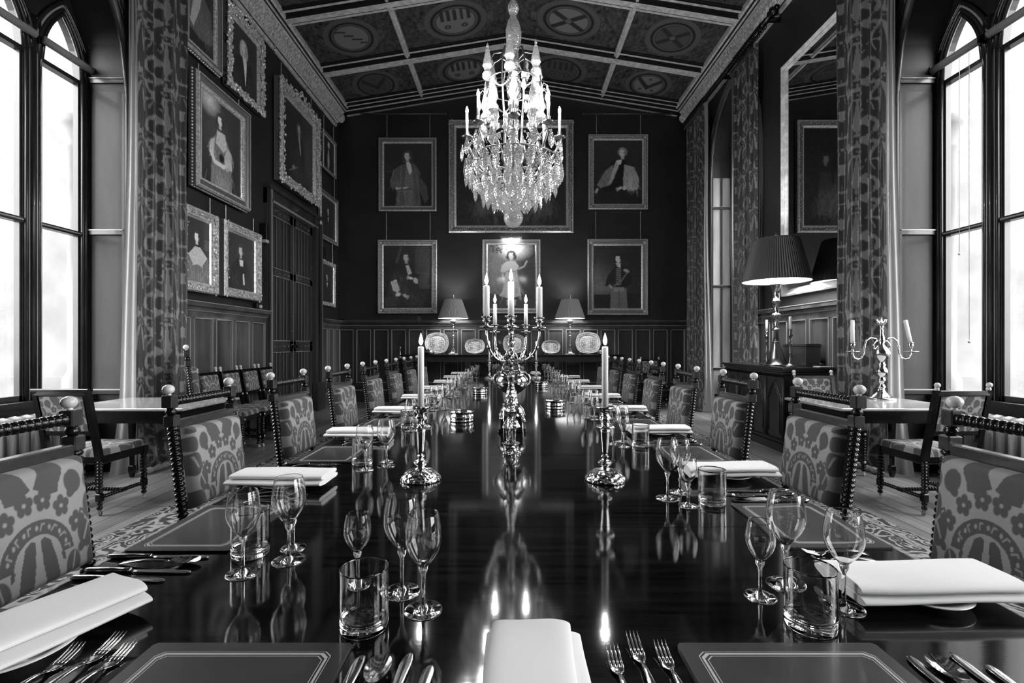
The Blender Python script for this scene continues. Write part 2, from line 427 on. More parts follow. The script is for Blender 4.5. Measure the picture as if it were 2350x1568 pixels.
CV = [panel_canvas(i) for i in range(8)]
for r in range(len(ROWS)-1):
    yb, ya = ROWS[r], ROWS[r+1]
    for s in (-1, 1):
        for (xa, xb) in ((0, 2.02), (2.02, 3.95)):
            if r < 3:
                order = [[3, 5, 6, 1], [2, 5, 4, 0], [0, 3, 5, 7]][r]
                cvs = CV[order[{(-1, 2.02): 0, (-1, 0): 1, (1, 0): 2, (1, 2.02): 3}[(s, xa)]]]
                inner = xb if xb < 3 else 3.72
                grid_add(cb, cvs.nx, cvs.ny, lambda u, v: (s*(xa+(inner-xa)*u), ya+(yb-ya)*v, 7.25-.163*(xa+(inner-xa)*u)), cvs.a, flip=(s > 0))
                if xb > 3: grid_add(cb, 2, 2, lambda u, v: (s*(3.72+.23*u), ya+(yb-ya)*v, 7.25-.163*(3.72+.23*u)), [.05]*4)
            else:
                grid_add(cb, 2, 2, lambda u, v: (s*(xa+(xb-xa)*u), ya+(yb-ya)*v, 7.25-.163*(xa+(xb-xa)*u)), [.06]*4)
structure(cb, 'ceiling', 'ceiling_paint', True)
# roof deck above so that no daylight leaks in
mb = MB()
for s in (-1, 1): mb.prism([(0,7.32),(s*4.5,6.56),(s*4.5,6.9),(0,7.6)], lambda u, v: (u, Y0R-.1, v), lambda u, v: (u, WD+.1, v))
trim(mb, 'dark_panel')
for yc in ROWS:                                             # cross ribs: three rolls
    mb = MB(); last = yc == 11.0
    sec = [(-.4, -.36, .05), (-.3, -.25, .08), (-.19, -.13, .11), (-.07, 0, .16)]
    if not last: sec = [(-.19, -.14, .05), (-.07, .05, .1), (.13, .18, .05)]
    for s in (-1, 1):
        for (a, b, d) in sec:
            vs = []
            for x in (0, 3.74): vs += [(s*x, yc+a, cz(x)-d), (s*x, yc+b, cz(x)-d), (s*x, yc+b, cz(x)+.02), (s*x, yc+a, cz(x)+.02)]
            mb.add(vs, [(0,1,2,3), (7,6,5,4), (0,4,5,1), (3,2,6,7), (1,5,6,2)]); mb.add(vs, [(0,3,7,4)], 1)  # near side of each roll coloured dark as painted shade
            if b-a > .09: mb.add([(p[0], p[1]-(.012 if i_ in (0,3,4,7) else -.012)*0, p[2]) for i_, p in enumerate(vs)], [], 0)
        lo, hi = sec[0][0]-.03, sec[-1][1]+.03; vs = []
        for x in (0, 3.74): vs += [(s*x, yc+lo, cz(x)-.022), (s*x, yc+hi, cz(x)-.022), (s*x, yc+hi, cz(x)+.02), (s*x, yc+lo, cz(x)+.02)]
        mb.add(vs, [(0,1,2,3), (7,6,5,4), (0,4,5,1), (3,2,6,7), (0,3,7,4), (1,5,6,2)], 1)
    trim(mb, ['rib_gilt', 'rib_shade'])
for x in (-2.02, 0, 2.02):
    mb = MB(); w = .05 if x else .11
    for (k, d) in ((1, .05), (.45, .085)):
        mb.add([(x-w*k, yy, z) for yy in (Y0R, WD-.05) for z in (cz(x)-d, cz(x)+.03)]+[(x+w*k, yy, z) for yy in (Y0R, WD-.05) for z in (cz(x)-d, cz(x)+.03)],
               [(0,1,3,2), (4,6,7,5), (0,4,5,1), (2,3,7,6), (0,2,6,4), (1,5,7,3)])
    trim(mb, 'gilt_dark' if x == 0 else 'rib_gilt')
for s in (-1, 1):                                           # cornice with a carved band
    P = [(0, 6.16, 0), (.03, 6.16, 0), (.055, 6.2, 2), (.05, 6.235, 0), (.085, 6.25, 1), (.11, 6.3, 1), (.15, 6.37, 1), (.2, 6.46, 0), (.225, 6.47, 2), (.23, 6.5, 0), (.26, 6.51, 2), (.27, 6.55, 0), (.3, 6.57, 0), (.3, 6.66, 0), (0, 6.66, 0)]
    mb = MB(); n = len(P)
    vs = [(s*(WX-p[0]), yy, p[1]) for yy in (Y0R, WD-.22) for p in P]
    for i in range(n-1): mb.add([vs[i], vs[i+1], vs[n+i+1], vs[n+i]], [(0,1,2,3)], P[i][2])
    mb.add([(s*(WX-p[0]), WD-.22, p[1]) for p in P], [tuple(range(n))])
    mb.ball((s*(WX-.13), WD-.2, 6.36), .09, 12, 1, (1, .6, 1.2))      # carved stop at the end
    for k in range(60): mb.tube([(s*(WX-.115-.03*math.sin(k)), 5.2+k*.095, 6.31+.02*math.sin(k)), (s*(WX-.165), 5.23+k*.095, 6.385), (s*(WX-.13), 5.28+k*.095, 6.34)], .011, 5, 0)
    trim(mb, ['rib_gilt', 'cornice_ornate', 'rib_shade'])

# ---- panelling
def wall_box(side):
    if side == 'back': return lambda mb, s0, s1, z0, z1, d0, d1, m=0: mb.box((s0, WD-d0, z0), (s1, WD-d1, z1), m)
    q = -1 if side == 'left' else 1
    return lambda mb, s0, s1, z0, z1, d0, d1, m=0: mb.box((q*(WX-d0), s0, z0), (q*(WX-d1), s1, z1), m)
def wainscot(side, s0, s1, n, mfield='panel_wood', medge='edge_highlight'):
    B = wall_box(side); mb = MB()
    B(mb, s0, s1, 0, 1.7, 0, .03)
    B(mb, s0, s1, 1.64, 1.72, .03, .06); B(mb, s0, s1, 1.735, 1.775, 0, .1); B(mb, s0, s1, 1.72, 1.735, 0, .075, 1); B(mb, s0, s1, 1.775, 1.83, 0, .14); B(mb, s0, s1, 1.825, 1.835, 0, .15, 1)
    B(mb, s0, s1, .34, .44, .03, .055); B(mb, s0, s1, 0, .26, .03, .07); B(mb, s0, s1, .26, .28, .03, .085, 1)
    w = (s1-s0)/n
    for i in range(n+1):
        c = s0+w*i; B(mb, max(s0, c-.035), min(s1, c+.035), .44, 1.64, .03, .055)
    for i in range(n):
        a, b = s0+w*i+.035, s0+w*(i+1)-.035
        B(mb, a, a+.012, .44, 1.64, .03, .062, 1); B(mb, b-.012, b, .44, 1.64, .03, .062, 1)
        B(mb, a, b, 1.628, 1.64, .03, .062, 1); B(mb, a, b, .44, .452, .03, .062, 1)
    trim(mb, [mfield, medge])
wainscot('back', -3.95, 3.95, 20, 'dark_panel', 'edge_highlight')
wainscot('left', 5.0, 7.66, 6); wainscot('left', 9.9, 11, 3); wainscot('left', Y0R, 2.45, 10)
wainscot('right', 5.0, 7.72, 6); wainscot('right', 9.64, 11, 3, 'dark_panel'); wainscot('right', 1.25, 2.45, 3)

# ---- window bays
def window(idx, s, bay, lights, xw, zsill, zs, za, rails):
    y0, y1, f = bay; XI, XO = s*xw, s*(xw+.07); mb = MB()
    mb.box((s*(xw-.02), y0, 0), (s*(xw+.08), y1, zsill))
    mb.box((s*(xw-.1), y0, zsill-.05), (s*(xw+.08), y1, zsill))
    edges = [y0]+[v for l in lights for v in l]+[y1]
    for i in range(0, len(edges), 2):                       # jambs and mullions with rolls
        a, b = edges[i], edges[i+1]; top = zs+.02
        ys = linsp(a, b, 9)
        for k in range(8):
            ta, tb = f(ys[k]), f(ys[k+1]); vs = []
            for X in (XI, XO): vs += [(X, ys[k], zsill), (X, ys[k+1], zsill), (X, ys[k+1], tb), (X, ys[k], ta)]
            mb.add(vs, [(0,1,2,3), (7,6,5,4), (0,4,5,1), (0,3,7,4), (1,5,6,2)])
        for q in (.15, .5, .85):
            r = .028 if q == .5 else .018; y = a+(b-a)*q; zt = min(f(y), zs+.35)
            mb.tube([(XI-s*.01, y, zsill), (XI-s*.01, y, zt)], r, 8, 0)
            mb.tube([(XI-s*.01, y+r*1.35, zsill), (XI-s*.01, y+r*1.35, zt)], r*.35, 6, 1)
    for (a, b) in lights:
        c = (a+b)/2; w = (b-a)/2; hh = za-zs; R = (hh*hh+w*w)/(2*w); g = arch_fn(c, w, zs, R/w)
        ys = linsp(a, b, 17)
        for k in range(16):
            vs = []
            for X in (XI, XO): vs += [(X, ys[k], g(ys[k])), (X, ys[k+1], g(ys[k+1])), (X, ys[k+1], f(ys[k+1])), (X, ys[k], f(ys[k]))]
            mb.add(vs, [(0,1,2,3), (7,6,5,4), (0,4,5,1)])
        for (off, r, m_) in ((.0, .018, 0), (.05, .022, 0), (.085, .012, 1), (.12, .02, 0)):
            pts = []
            for k in range(21):
                y = a+(b-a)*k/20; yy = c+(y-c)*(1+off/w*.8); pts.append((XI-s*.012, yy, g(y)+off*(1-abs(y-c)/w*.6)))
            mb.tube(pts, r, 6, m_)
        for z in rails: mb.box((XI-s*.005, a, z-.022), (XO, b, z+.022)); mb.box((XI-s*.012, a, z-.005), (XI, b, z+.008), 1)
        mb.box((XI, a, zs-.02), (XO, b, zs+.02))
        for y in (a, b-.02): mb.box((XI+s*.01, y, zsill), (XO-s*.01, y+.02, zs))
        mb.box((XI+s*.01, a, zsill), (XO, b, zsill+.05))
    w_ = structure(mb, 'window_%d' % idx, ['window_wood', 'edge_highlight'])
    gm = MB()
    for (a, b) in lights: gm.box((s*(xw+.045), a-.01, zsill+.02), (s*(xw+.049), b+.01, za+.02))
    g_ = gm.build('window_glass', 'pane', w_); g_['kind'] = 'structure'
    # moulding round the arch on the wall face
    am = MB()
    for (off, r) in ((.0, .035), (.07, .02), (.11, .03)):
        pts = [(s*(WX-.01), y0-off, .0), (s*(WX-.01), y0-off, f(y0))]
        for k in range(1, 40):
            y = y0+(y1-y0)*k/40; c = (y0+y1)/2; pts.append((s*(WX-.01), c+(y-c)*(1+off/(y1-y0)*2), f(y)+off))
        pts += [(s*(WX-.01), y1+off, f(y1)), (s*(WX-.01), y1+off, 0)]
        am.tube(pts, r, 6, 0)
    trim(am, 'panel_wood')
    # panelled reveal on the far side of the bay and its mirror image on the near side
    rm = MB()
    for (yf, q) in ((y1, -1), (y0, 1)):
        xa, xb = s*(WX+.02), s*(xw-.02); ztop = f(y1)
        rm.box((xa, yf, 0), (xb, yf+q*.008, ztop))
        xm = (xa+xb)/2
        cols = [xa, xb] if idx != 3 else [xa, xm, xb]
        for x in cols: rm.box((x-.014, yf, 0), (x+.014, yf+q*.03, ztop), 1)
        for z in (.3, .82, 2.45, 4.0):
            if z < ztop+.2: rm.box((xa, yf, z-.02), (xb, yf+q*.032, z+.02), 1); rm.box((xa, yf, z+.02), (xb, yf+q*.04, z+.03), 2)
    trim(rm, ['reveal_lit' if idx == 3 else 'reveal_panel', 'window_wood', 'edge_highlight'])
LA = [(2.6, 3.02), (3.2, 3.66), (3.84, 4.31), (4.47, 4.89)]
XWIN = 4.36
window(1, -1, BAYA, LA, XWIN, .8, 3.95, 4.5, [2.42])
window(2, 1, BAYA, LA, XWIN, .8, 3.95, 4.5, [2.42])
window(3, 1, BAYB, [(7.9, 8.55), (8.8, 9.45)], XWIN, .8, 4.5, 5.3, [2.42])
LFILL = [(-1.2, -.75), (-.6, -.13), (.03, .5), (.65, 1.1)]
window(4, 1, BAYFILL, LFILL, XWIN, .8, 3.95, 4.5, [2.42])  # unseen window, added for daylight on the near chairs and napkins

# roller blinds, one over each light that shows
for s, sd in ((-1, 'left'), (1, 'right')):
    for (a, b), nm in ((LA[3], 'far light'), (LA[2], 'next light'), (LA[1], 'near light')):
        mb = MB(); X = s*(XWIN-.07); mb.tube([(X, a-.04, 4.1), (X, b+.04, 4.1)], .036, 14)
        r = thing('roller_blind', 'rolled window blind over the %s of the %s tall window' % ({'far light': 'farthest light', 'next light': 'second farthest light', 'near light': 'third farthest light'}[nm], sd), 'blind', (0,0,0), group='roller blinds')
        mb.build('blind_roll', 'blind_cloth', r)
        for y in (a-.055, b+.04): mb = MB(); mb.box((X-.03, y, 4.06), (s*(XWIN+.005), y+.015, 4.14)); mb.build('bracket', 'iron', r)
        if s > 0 and nm == 'far light':
            mb = MB()
            for (y, z) in ((a+.1, 1.35), (a+.2, 2.2)): mb.tube([(X+.03, y, 4.07), (X+.03, y, z)], .0025, 5); mb.ball((X+.03, y, z-.02), .012, 8)
            mb.build('cord', 'white_plastic', r)

# radiators under the two tall windows
for s, sd in ((-1, 'left'), (1, 'right')):
    r = thing('radiator', 'column radiator under the tall %s window with a bright top' % sd, 'radiator', (s*4.16, 3.4, 0))
    mb = MB()
    for k in range(19):
        y = -.85+k*.1
        for x in (-.07, 0, .07): mb.tube([(x, y, .1), (x, y, .66)], .026, 8)
        mb.tube([(-.085, y, .12), (0, y, .1), (.085, y, .12)], .03, 8); mb.tube([(-.085, y, .655), (0, y, .675), (.085, y, .655)], .032, 8)
    mb.build('column_section', 'radiator', r)
    for y in (-.85, .95):
        for x in (-.07, .07): mb = MB(); mb.tube([(x, y, 0), (x, y, .1)], .02, 8); mb.build('foot', 'radiator', r)

# ---- double door on the left wall
dB = wall_box('left')
df = MB()
for (a, b, z1) in ((7.68, 7.8, 3.86), (9.44, 9.86, 3.86)): dB(df, a, b, 0, z1, 0, .06); dB(df, a+.02, a+.05, 0, z1, .06, .1); dB(df, b-.04, b-.01, 0, z1, .06, .1, 1)
dB(df, 9.47, 9.56, 0, 3.6, .06, .12); dB(df, 9.62, 9.72, 0, 3.7, .06, .14)
dB(df, 7.68, 9.86, 3.56, 3.86, 0, .07); dB(df, 7.66, 9.88, 3.8, 3.87, 0, .12); dB(df, 7.72, 9.8, 3.6, 3.64, .07, .1, 1)
dB(df, 9.44, 9.86, 0, .55, .0, .16)
door = structure(df, 'door_1', ['door_wood', 'edge_highlight'])
for (a, b, kn) in ((7.8, 8.6, 8.55), (8.615, 9.44, 8.67)):
    lf = MB(); dB(lf, a, b, .02, 3.56, 0, .03)
    for z0, z1 in ((.02, .25), (1.18, 1.36), (2.44, 2.56), (3.42, 3.56)): dB(lf, a, b, z0, z1, .03, .05); dB(lf, a+.1, b-.1, z0-.012, z0, .03, .052, 1); dB(lf, a+.1, b-.1, z1, z1+.012, .03, .052, 1)
    dB(lf, a, a+.1, .02, 3.56, .03, .05); dB(lf, b-.1, b, .02, 3.56, .03, .05)
    for i in range(1, 5):
        y = a+.1+(b-a-.2)*i/5; dB(lf, y-.012, y+.012, .25, 3.42, .03, .046); dB(lf, y-.012, y-.006, .25, 3.42, .046, .05, 1)
    dB(lf, a, a+.01, .02, 3.56, .05, .056, 1)
    for z in (.12, 1.27, 2.5, 3.49):
        for i in range(4): lf.ball((-WX+.052, a+.16+(b-a-.32)*i/3, z), .011, 6, 2)
    for i in range(13): lf.ball((-WX+.052, b-.04, .3+i*.25), .01, 6, 2)
    l_ = lf.build('door_leaf', ['door_wood', 'door_edge', 'metal_fleck'], door); l_['kind'] = 'structure'
    hb = MB(); hb.ball((-WX+.1, kn, 1.27), .03, 12); hb.tube([(-WX+.05, kn, 1.27), (-WX+.1, kn, 1.27)], .012, 8); hb.ball((-WX+.052, kn, 1.27), .035, 10, 0, (.2, 1, 1))
    h_ = hb.build('door_handle', 'iron', l_); h_['kind'] = 'structure'

# ---- rug
mb = MB(); mb.box((-2.75, -1.2, 0), (2.75, 9.35, .012))
rug = mb.build('rug', 'rug'); tag(rug, 'large patterned oriental rug with floral borders under the long dining table', 'rug')

# ---- outside
mb = MB(); mb.box((-40, -30, -.6), (40, 40, -.5)); structure(mb, 'ground', 'lawn')
for s, sd in ((-1, 'left'), (1, 'right')):
    mb = MB(); mb.box((s*5.15, 6.1, -.5), (s*6.6, 7.2, 7)); mb.box((s*5.0, 6.0, -.5), (s*6.7, 7.3, .9))
    p_ = mb.build('stone_pier', 'stone'); tag(p_, 'pale stone pier outside the %s tall window' % sd, 'stone pier')
    mb = MB(); mb.lathe([(.17,-.5),(.17,.9),(.12,1.),(.12,3.55),(.15,3.6),(.13,3.65),(.2,3.85),(.22,3.95),(.1,4.0),(.1,4.1)], 20, X=Matrix.Translation((s*5.1, 5.72, 0)))
    p_ = mb.build('stone_column', 'stone'); tag(p_, 'round stone column with a small capital outside the %s tall window' % sd, 'column')
    tr = thing('tree', 'leafy evergreen tree beyond the %s tall window' % sd, 'tree', (s*12.5, 10.2, -.5))
    mb = MB(); mb.tube([(0,0,0), (.1,0,2.), (.05,.1,4.5)], [.22,.16,.05], 8); mb.build('trunk', 'leaf', tr)
    mb = MB()
    for k in range(5200):
        h = random.uniform(.2, 5.4); R = 1.9*(1-(h/5.6)**2)**.5; a = random.uniform(0, 2*PI); rr = R*random.uniform(.55, 1)
        x, y = rr*math.cos(a), rr*math.sin(a); d = Vector((random.gauss(0,1), random.gauss(0,1), random.gauss(0,1))).normalized()*.09; e = d.orthogonal().normalized()*.05
        mb.add([(x-d.x, y-d.y, h-d.z), (x+e.x, y+e.y, h+e.z), (x+d.x, y+d.y, h+d.z), (x-e.x, y-e.y, h-e.z)], [(0,1,2,3)])
    mb.build('foliage', 'leaf', tr)

# ------------------------------------------------------------------ curtains
DAM = damask(160, 200, .05, .36)
def sample(img, u, v):
    ny, nx = img.shape; return img[(np.floor(v*ny).astype(int)) % ny, (np.floor(u*nx).astype(int)) % nx]
def curtain(s, ya, yb, xc, label, ztop=6.12, nf=4.6, side=1, rail=False, leadlit=True):
    """cloth hanging along the side wall from y=ya to yb; side=-1 means its leading edge is at ya"""
    root = thing('curtain', label, 'curtain', (s*xc, (ya+yb)/2, 0), group='damask curtains')
    L = yb-ya; nu, nv = 190, 400
    ph = rng.uniform(0, 6); uu = np.linspace(0, 1, nu)
    warp = uu+.018*np.sin(9*uu+ph)
    xw = .03*np.sin(2*PI*nf*warp)+.01*np.sin(2*PI*(nf*2.3)*uu+ph)
    cl = np.concatenate([[0], np.cumsum(np.hypot(np.diff(uu*L), np.diff(xw)))])
    def fn(u, v):
        z = .02+(ztop-.02)*v; X = np.interp(u, uu, xw)*(.75+.25*v)
        fl = np.clip((.55-z)/.55, 0, 1)**2
        y = (u-.5)*L*(1+.1*fl)+.012*np.sin(z*1.9+u*5)
        return (-s)*X*(1+.8*fl)-s*fl*.05, y, z
    u, v = np.meshgrid(np.linspace(0, 1, nu), np.linspace(0, 1, nv))
    c = np.interp(u, uu, cl)
    c = u*L*1.12+.012*np.sin(2*PI*nf*u+ph)
    pat = sample(DAM, c/.46+.3, v*ztop/.62); st = np.abs(np.sin(PI*(v*ztop/.62+.2)))*.36+.07
    og = np.abs(((c/.46+.3) % 1.)-.5); a = np.where(pat > .2, .23, .036)
    a = np.where(np.abs(og-st) < .045, .042, a)
    mb = MB(); grid_add(mb, nu, nv, fn, a, flip=(s < 0)); cl_o = mb.build('cloth', 'curtain_cloth', root, True)
    # pale lining turned out along the window edge
    mb = MB(); e = -L/2 if side < 0 else L/2
    def fl2(u, v):
        z = .02+(ztop-.02)*v; fl = np.clip((.9-z)/.9, 0, 1)**1.5
        w = .0+.11*np.clip(1-v*1.25, 0, 1)**1.3; return s*(-.03+(.06+w)*u)+s*.01*np.sin(v*9), e+side*(.0+(.02+.12*fl)*u+.012*np.sin(u*PI*4)*(1-v)), z
    grid_add(mb, 16, 60, fl2, None); mb.build('lining', 'curtain_lining', root)
    # cloth pooled on the floor
    mb = MB()
    for k in range(7):
        y = -L*.45+L*.9*k/6
        mb.tube([(-s*.09+.02*math.sin(k), y-.09, .022), (-s*(.13+.02*math.sin(3*k)), y, .04), (-s*.08, y+.09, .022)], [.018, .034, .018], 8)
    mb.build('hem', 'curtain_lining' if not rail else 'mat_board', root)
    # gathered heading
    mb = MB()
    for k in range(int(L/.05)): mb.tube([(-s*.06, -L/2+.03+k*.05, ztop-.1), (-s*.055, -L/2+.03+k*.05, ztop)], .012, 6)
    mb.build('heading', 'mat_board', root)
    return root
curtain(-1, 4.84, 5.62, 3.78, 'tall damask curtain with pale lining beside the left window', side=-1)
curtain(1, 4.84, 5.62, 3.78, 'tall damask curtain with pale lining beside the right window, behind the silver candelabrum', side=-1)
curtain(1, 7.5, 8.32, 3.8, 'damask curtain behind the large table lamp, near side of the far right window', ztop=5.98, side=1, rail=True)
curtain(1, 9.34, 10.36, 3.74, 'damask curtain in the far right corner with a sunlit edge', ztop=5.98, side=-1, rail=True)
pr = thing('curtain_pole', 'dark twisted wooden curtain pole with a turned finial over the far right window', 'curtain pole', (3.74, 7.0, 6.07))
mb = MB(); mb.tube([(0, 0, 0), (0, 3.55, 0)], .035, 12)
for k in range(120):
    y = .1+k*.029; mb.tube([(.04*math.cos(t)+.0, y+t*.006, .04*math.sin(t)) for t in linsp(0, 2*PI, 10)], .007, 5)
mb.build('pole', 'chair_wood', pr)
mb = MB(); X = Matrix.Rotation(PI/2, 4, 'X'); mb.lathe([(.035,0),(.06,.01),(.035,.03),(.05,.05),(.075,.09),(.05,.13),(.025,.15),(.045,.18),(.02,.21),(0,.22)], 16, X=X); mb.build('finial', 'chair_wood', pr)
for y in (.08, 1.6, 3.3): mb = MB(); mb.box((-.02, y, -.03), (.2, y+.04, .03)); mb.build('bracket', 'chair_wood', pr)
for k in range(14):
    mb = MB(); mb.tube([(.058*math.cos(t), .22+k*.065, .058*math.sin(t)-.012) for t in linsp(0, 2*PI, 14)[:-1]], .006, 5, closed=True); mb.build('curtain_ring', 'chair_wood', pr)
    mb = MB(); mb.tube([(.058*math.cos(t), 2.4+k*.065, .058*math.sin(t)-.012) for t in linsp(0, 2*PI, 14)[:-1]], .006, 5, closed=True); mb.build('curtain_ring', 'chair_wood', pr)
# ------------------------------------------------------------------ pictures
def head(c, x, y, s, hair=.04, long=1., face=.5, turn=1, hat=0):
    c.e(x, y+.15*s, .74*s, .72*s, hair, soft=.12)
    if long:
        for q in (-1, 1): c.e(x+q*.55*s, y-.45*s*long, .33*s, .75*s*long, hair, soft=.15)
        for k in range(5): c.l([(x-.75*s+k*.03, y+.2*s-k*.2*s), (x-.62*s, y-.1*s-k*.22*s)], .05*s, hair*2, .5)
    c.p([(x-.2*s,y-.4*s),(x+.22*s,y-.4*s),(x+.26*s,y-1.*s),(x-.22*s,y-1.*s)], face*.65)
    c.e(x, y, .44*s, .6*s, face*.75, soft=.08); c.e(x-turn*.08*s, y+.02*s, .34*s, .52*s, face, soft=.2)
    c.e(x-turn*.03*s, y+.32*s, .26*s, .14*s, face*1.15, soft=.4)
    c.e(x+turn*.33*s, y-.05*s, .14*s, .4*s, face*.4, soft=.5, op=.8)
    for q in (-1, 1):
        c.e(x-turn*.06*s+q*.17*s, y+.06*s, .075*s, .034*s, .07, soft=.4); c.l([(x-turn*.06*s+q*.25*s, y+.15*s), (x-turn*.06*s+q*.08*s, y+.17*s)], .035*s, .08)
    c.l([(x-turn*.05*s, y+.08*s), (x-turn*.12*s, y-.13*s), (x-turn*.02*s, y-.15*s)], .04*s, face*.45)
    c.l([(x-turn*.06*s-.12*s, y-.31*s), (x-turn*.06*s+.12*s, y-.31*s)], .05*s, face*.3)
    c.e(x, y-.46*s, .12*s, .06*s, face*1.1, soft=.4)
    c.e(x, y+.62*s, .42*s, .22*s, hair*1.3, soft=.2); c.e(x+turn*.4*s, y+.25*s, .14*s, .4*s, hair, soft=.25)
def folds(c, pts, n, v, spread, L):
    for _ in range(n):
        x, y = pts[rng.integers(len(pts))]; x += rng.normal(0, spread); y += rng.normal(0, spread); a = rng.normal(-1.4, .35)
        c.l([(x, y), (x+L*.5*math.cos(a)+.01, y+L*.5*math.sin(a)), (x+L*math.cos(a), y+L*math.sin(a))], .007, v, .55)
def hand(c, x, y, s, a=0., v=.45):
    c.e(x, y, s, s*.6, v, rot=a, soft=.15)
    for k in range(4):
        t = a+(-.45+k*.3); c.l([(x+s*.6*math.cos(t), y+s*.6*math.sin(t)), (x+s*1.7*math.cos(t), y+s*1.7*math.sin(t))], s*.26, v*.95)
def text_lines(c, x, y, w, n, v=.3):
    for i in range(n):
        xx = x+rng.uniform(0, .03)
        while xx < x+w-rng.uniform(0, .05):
            L = rng.uniform(.015, .045); c.l([(xx, y-i*.021), (xx+L, y-i*.021)], .006, v, .8); xx += L+.012
def art(kind, A):
    nx = 112 if A < 1 else 150; c = Cv(nx, int(nx/A), A, .018); m = A/2
    c.a += .012*np.clip(c.y, 0, 1)
    if kind == 'coat':               # standing man in a long velvet coat
        c.p([(.02,.98),(.24,.98),(.22,.55),(.02,.55)], .028); c.l([(.02,.55),(.25,.53)], .012, .05)
        c.p([(m-.1,.66),(m-.22,.58),(m-.28,.36),(m-.24,.27),(m-.17,.3),(m-.19,.06),(m-.2,0),(m+.2,0),(m+.17,.3),(m+.2,.55),(m+.1,.68)], .085)
        c.p([(m-.02,.66),(m-.05,.32),(m-.08,0),(m+.07,0),(m+.1,.33),(m+.05,.66)], .13)
        c.p([(m-.03,.7),(m+.04,.7),(m+.07,.55),(m+.03,.5),(m,.58)], .5)
        c.p([(m+.2,.46),(m+.17,.3),(m+.27,.05),(m+.33,.12),(m+.3,.32)], .07)
        c.l([(m-.22,.58),(m-.27,.38)], .014, .16); c.l([(m-.1,.62),(m-.12,.33),(m-.16,.02)], .012, .17); c.l([(m+.12,.6),(m+.17,.3),(m+.2,.02)], .01, .15)
        for k in range(9): c.e(m-.015-.006*k, .6-.05*k, .006, .006, .35)
        hand(c, m-.16, .28, .035, -.2); hand(c, m-.05, .285, .03, 0.1); c.l([(m-.15,.26),(m+.06,.28)], .02, .05)
        folds(c, [(m-.12,.15),(m+.12,.15),(m-.22,.4)], 40, .15, .05, .1); folds(c, [(m-.1,.12),(m+.13,.2)], 30, .03, .05, .1)
        head(c, m-.005, .8, .105, .045, 1., .48)
    elif kind == 'bishop':
        c.p([(m-.1,.68),(m+.12,.68),(m+.2,.5),(m+.18,.2),(m-.24,.2),(m-.2,.4)], .012)
        c.p([(m-.08,.62),(m-.2,.52),(m-.33,.3),(m-.28,.25),(m-.12,.3),(m-.05,.42)], .17)
        c.p([(m+.1,.62),(m+.25,.58),(m+.33,.4),(m+.32,.24),(m+.2,.2),(m+.08,.26),(m+.08,.36)], .3)
        c.p([(m-.03,.68),(m+.04,.7),(m+.0,.56),(m-.1,.34),(m-.16,.3)], .36)
        c.p([(m-.02,.68),(m+.06,.69),(m+.04,.62),(m,.63)], .75)
        folds(c, [(m+.2,.42),(m+.22,.3)], 46, .48, .05, .09); folds(c, [(m+.2,.42),(m-.2,.42)], 30, .1, .05, .1)
        hand(c, m-.33, .22, .03, -2., .42); hand(c, m+.03, .25, .035, 3.6, .5); c.e(m+.1, .25, .03, .03, .5)
        head(c, m+.07, .8, .1, .2, 0, .55, 1)
    elif kind == 'seated':
        c.p([(m+.12,.98),(A-.02,.98),(A-.02,.55),(m+.12,.55)], .05); c.p([(m-.12,.98),(m-.08,.98),(m-.16,.7),(m-.2,.74)], .06)
        for k in range(5): c.l([(m+.02,.72-k*.04),(A-.02,.7-k*.04)], .006, .035)
        c.p([(m-.06,.68),(m-.22,.6),(m-.32,.4),(m-.3,.2),(m-.2,.02),(m+.25,.02),(m+.3,.16),(m+.18,.3),(m+.1,.45),(m+.08,.64)], .03)
        folds(c, [(m-.15,.5),(m-.1,.3),(m+.1,.14),(m-.24,.25)], 110, .075, .07, .1)
        c.p([(m-.27,.42),(m-.18,.46),(m-.12,.3),(m-.16,.25),(m-.23,.28)], .5)
        for k in range(3): c.l([(m-.24+.035*k,.43),(m-.19+.03*k,.28)], .008, .12)
        c.e(m-.15, .22, .045, .03, .45, .3); hand(c, m-.04, .2, .04, -.5, .35)
        c.p([(m-.03,.68),(m+.02,.69),(m+.07,.55),(m+.01,.53)], .42); hand(c, m+.05, .48, .035, 2.9, .5); c.e(m+.13, .44, .035, .05, .4, .5)
        text_lines(c, m+.17, .55, .19, 12, .16)
        c.p([(.02,.18),(m-.2,.18),(m-.16,.02),(.02,.02)], .045)
        head(c, m-.02, .81, .1, .03, 1., .42)
    elif kind == 'child':
        c.a = .06+.16*np.exp(-((c.x-m*.55)**2*6+(c.y-.62)**2*5)); c.e(m+.32, .35, .26, .6, .02, soft=.5); c.p([(0,0),(A,0),(A,.14),(0,.24)], .03)
        c.e(m+.05, .92, .2, .12, .7, soft=.6, op=.8)
        for k in range(40): c.e(m-.22+rng.normal(0,.05), .93+rng.normal(0,.03), .014, .01, .05)
        for s_ in (-1, 1): c.p([(m+s_*.03,.14),(m+s_*.08,.14),(m+s_*.07,.05),(m+s_*.03,.05)], .3)
        c.p([(m-.06,.66),(m-.1,.5),(m-.14,.28),(m-.19,.2),(m-.04,.16),(m+.16,.2),(m+.12,.4),(m+.08,.66)], .45)
        c.p([(m-.07,.74),(m-.15,.68),(m-.17,.58),(m-.1,.57),(m-.07,.6),(m+.08,.6),(m+.12,.66),(m+.06,.74)], .62)
        c.l([(m-.14,.57),(m-.12,.42)], .03, .4); c.l([(m+.11,.62),(m+.2,.66),(m+.24,.74)], .025, .45); c.l([(m-.08,.585),(m+.08,.585)], .012, .25)
        folds(c, [(m-.06,.35),(m+.05,.35)], 40, .25, .05, .14); folds(c, [(m-.06,.35),(m+.05,.35)], 20, .7, .05, .14)
        head(c, m, .83, .095, .045, .55, .62)
    elif kind == 'officer':
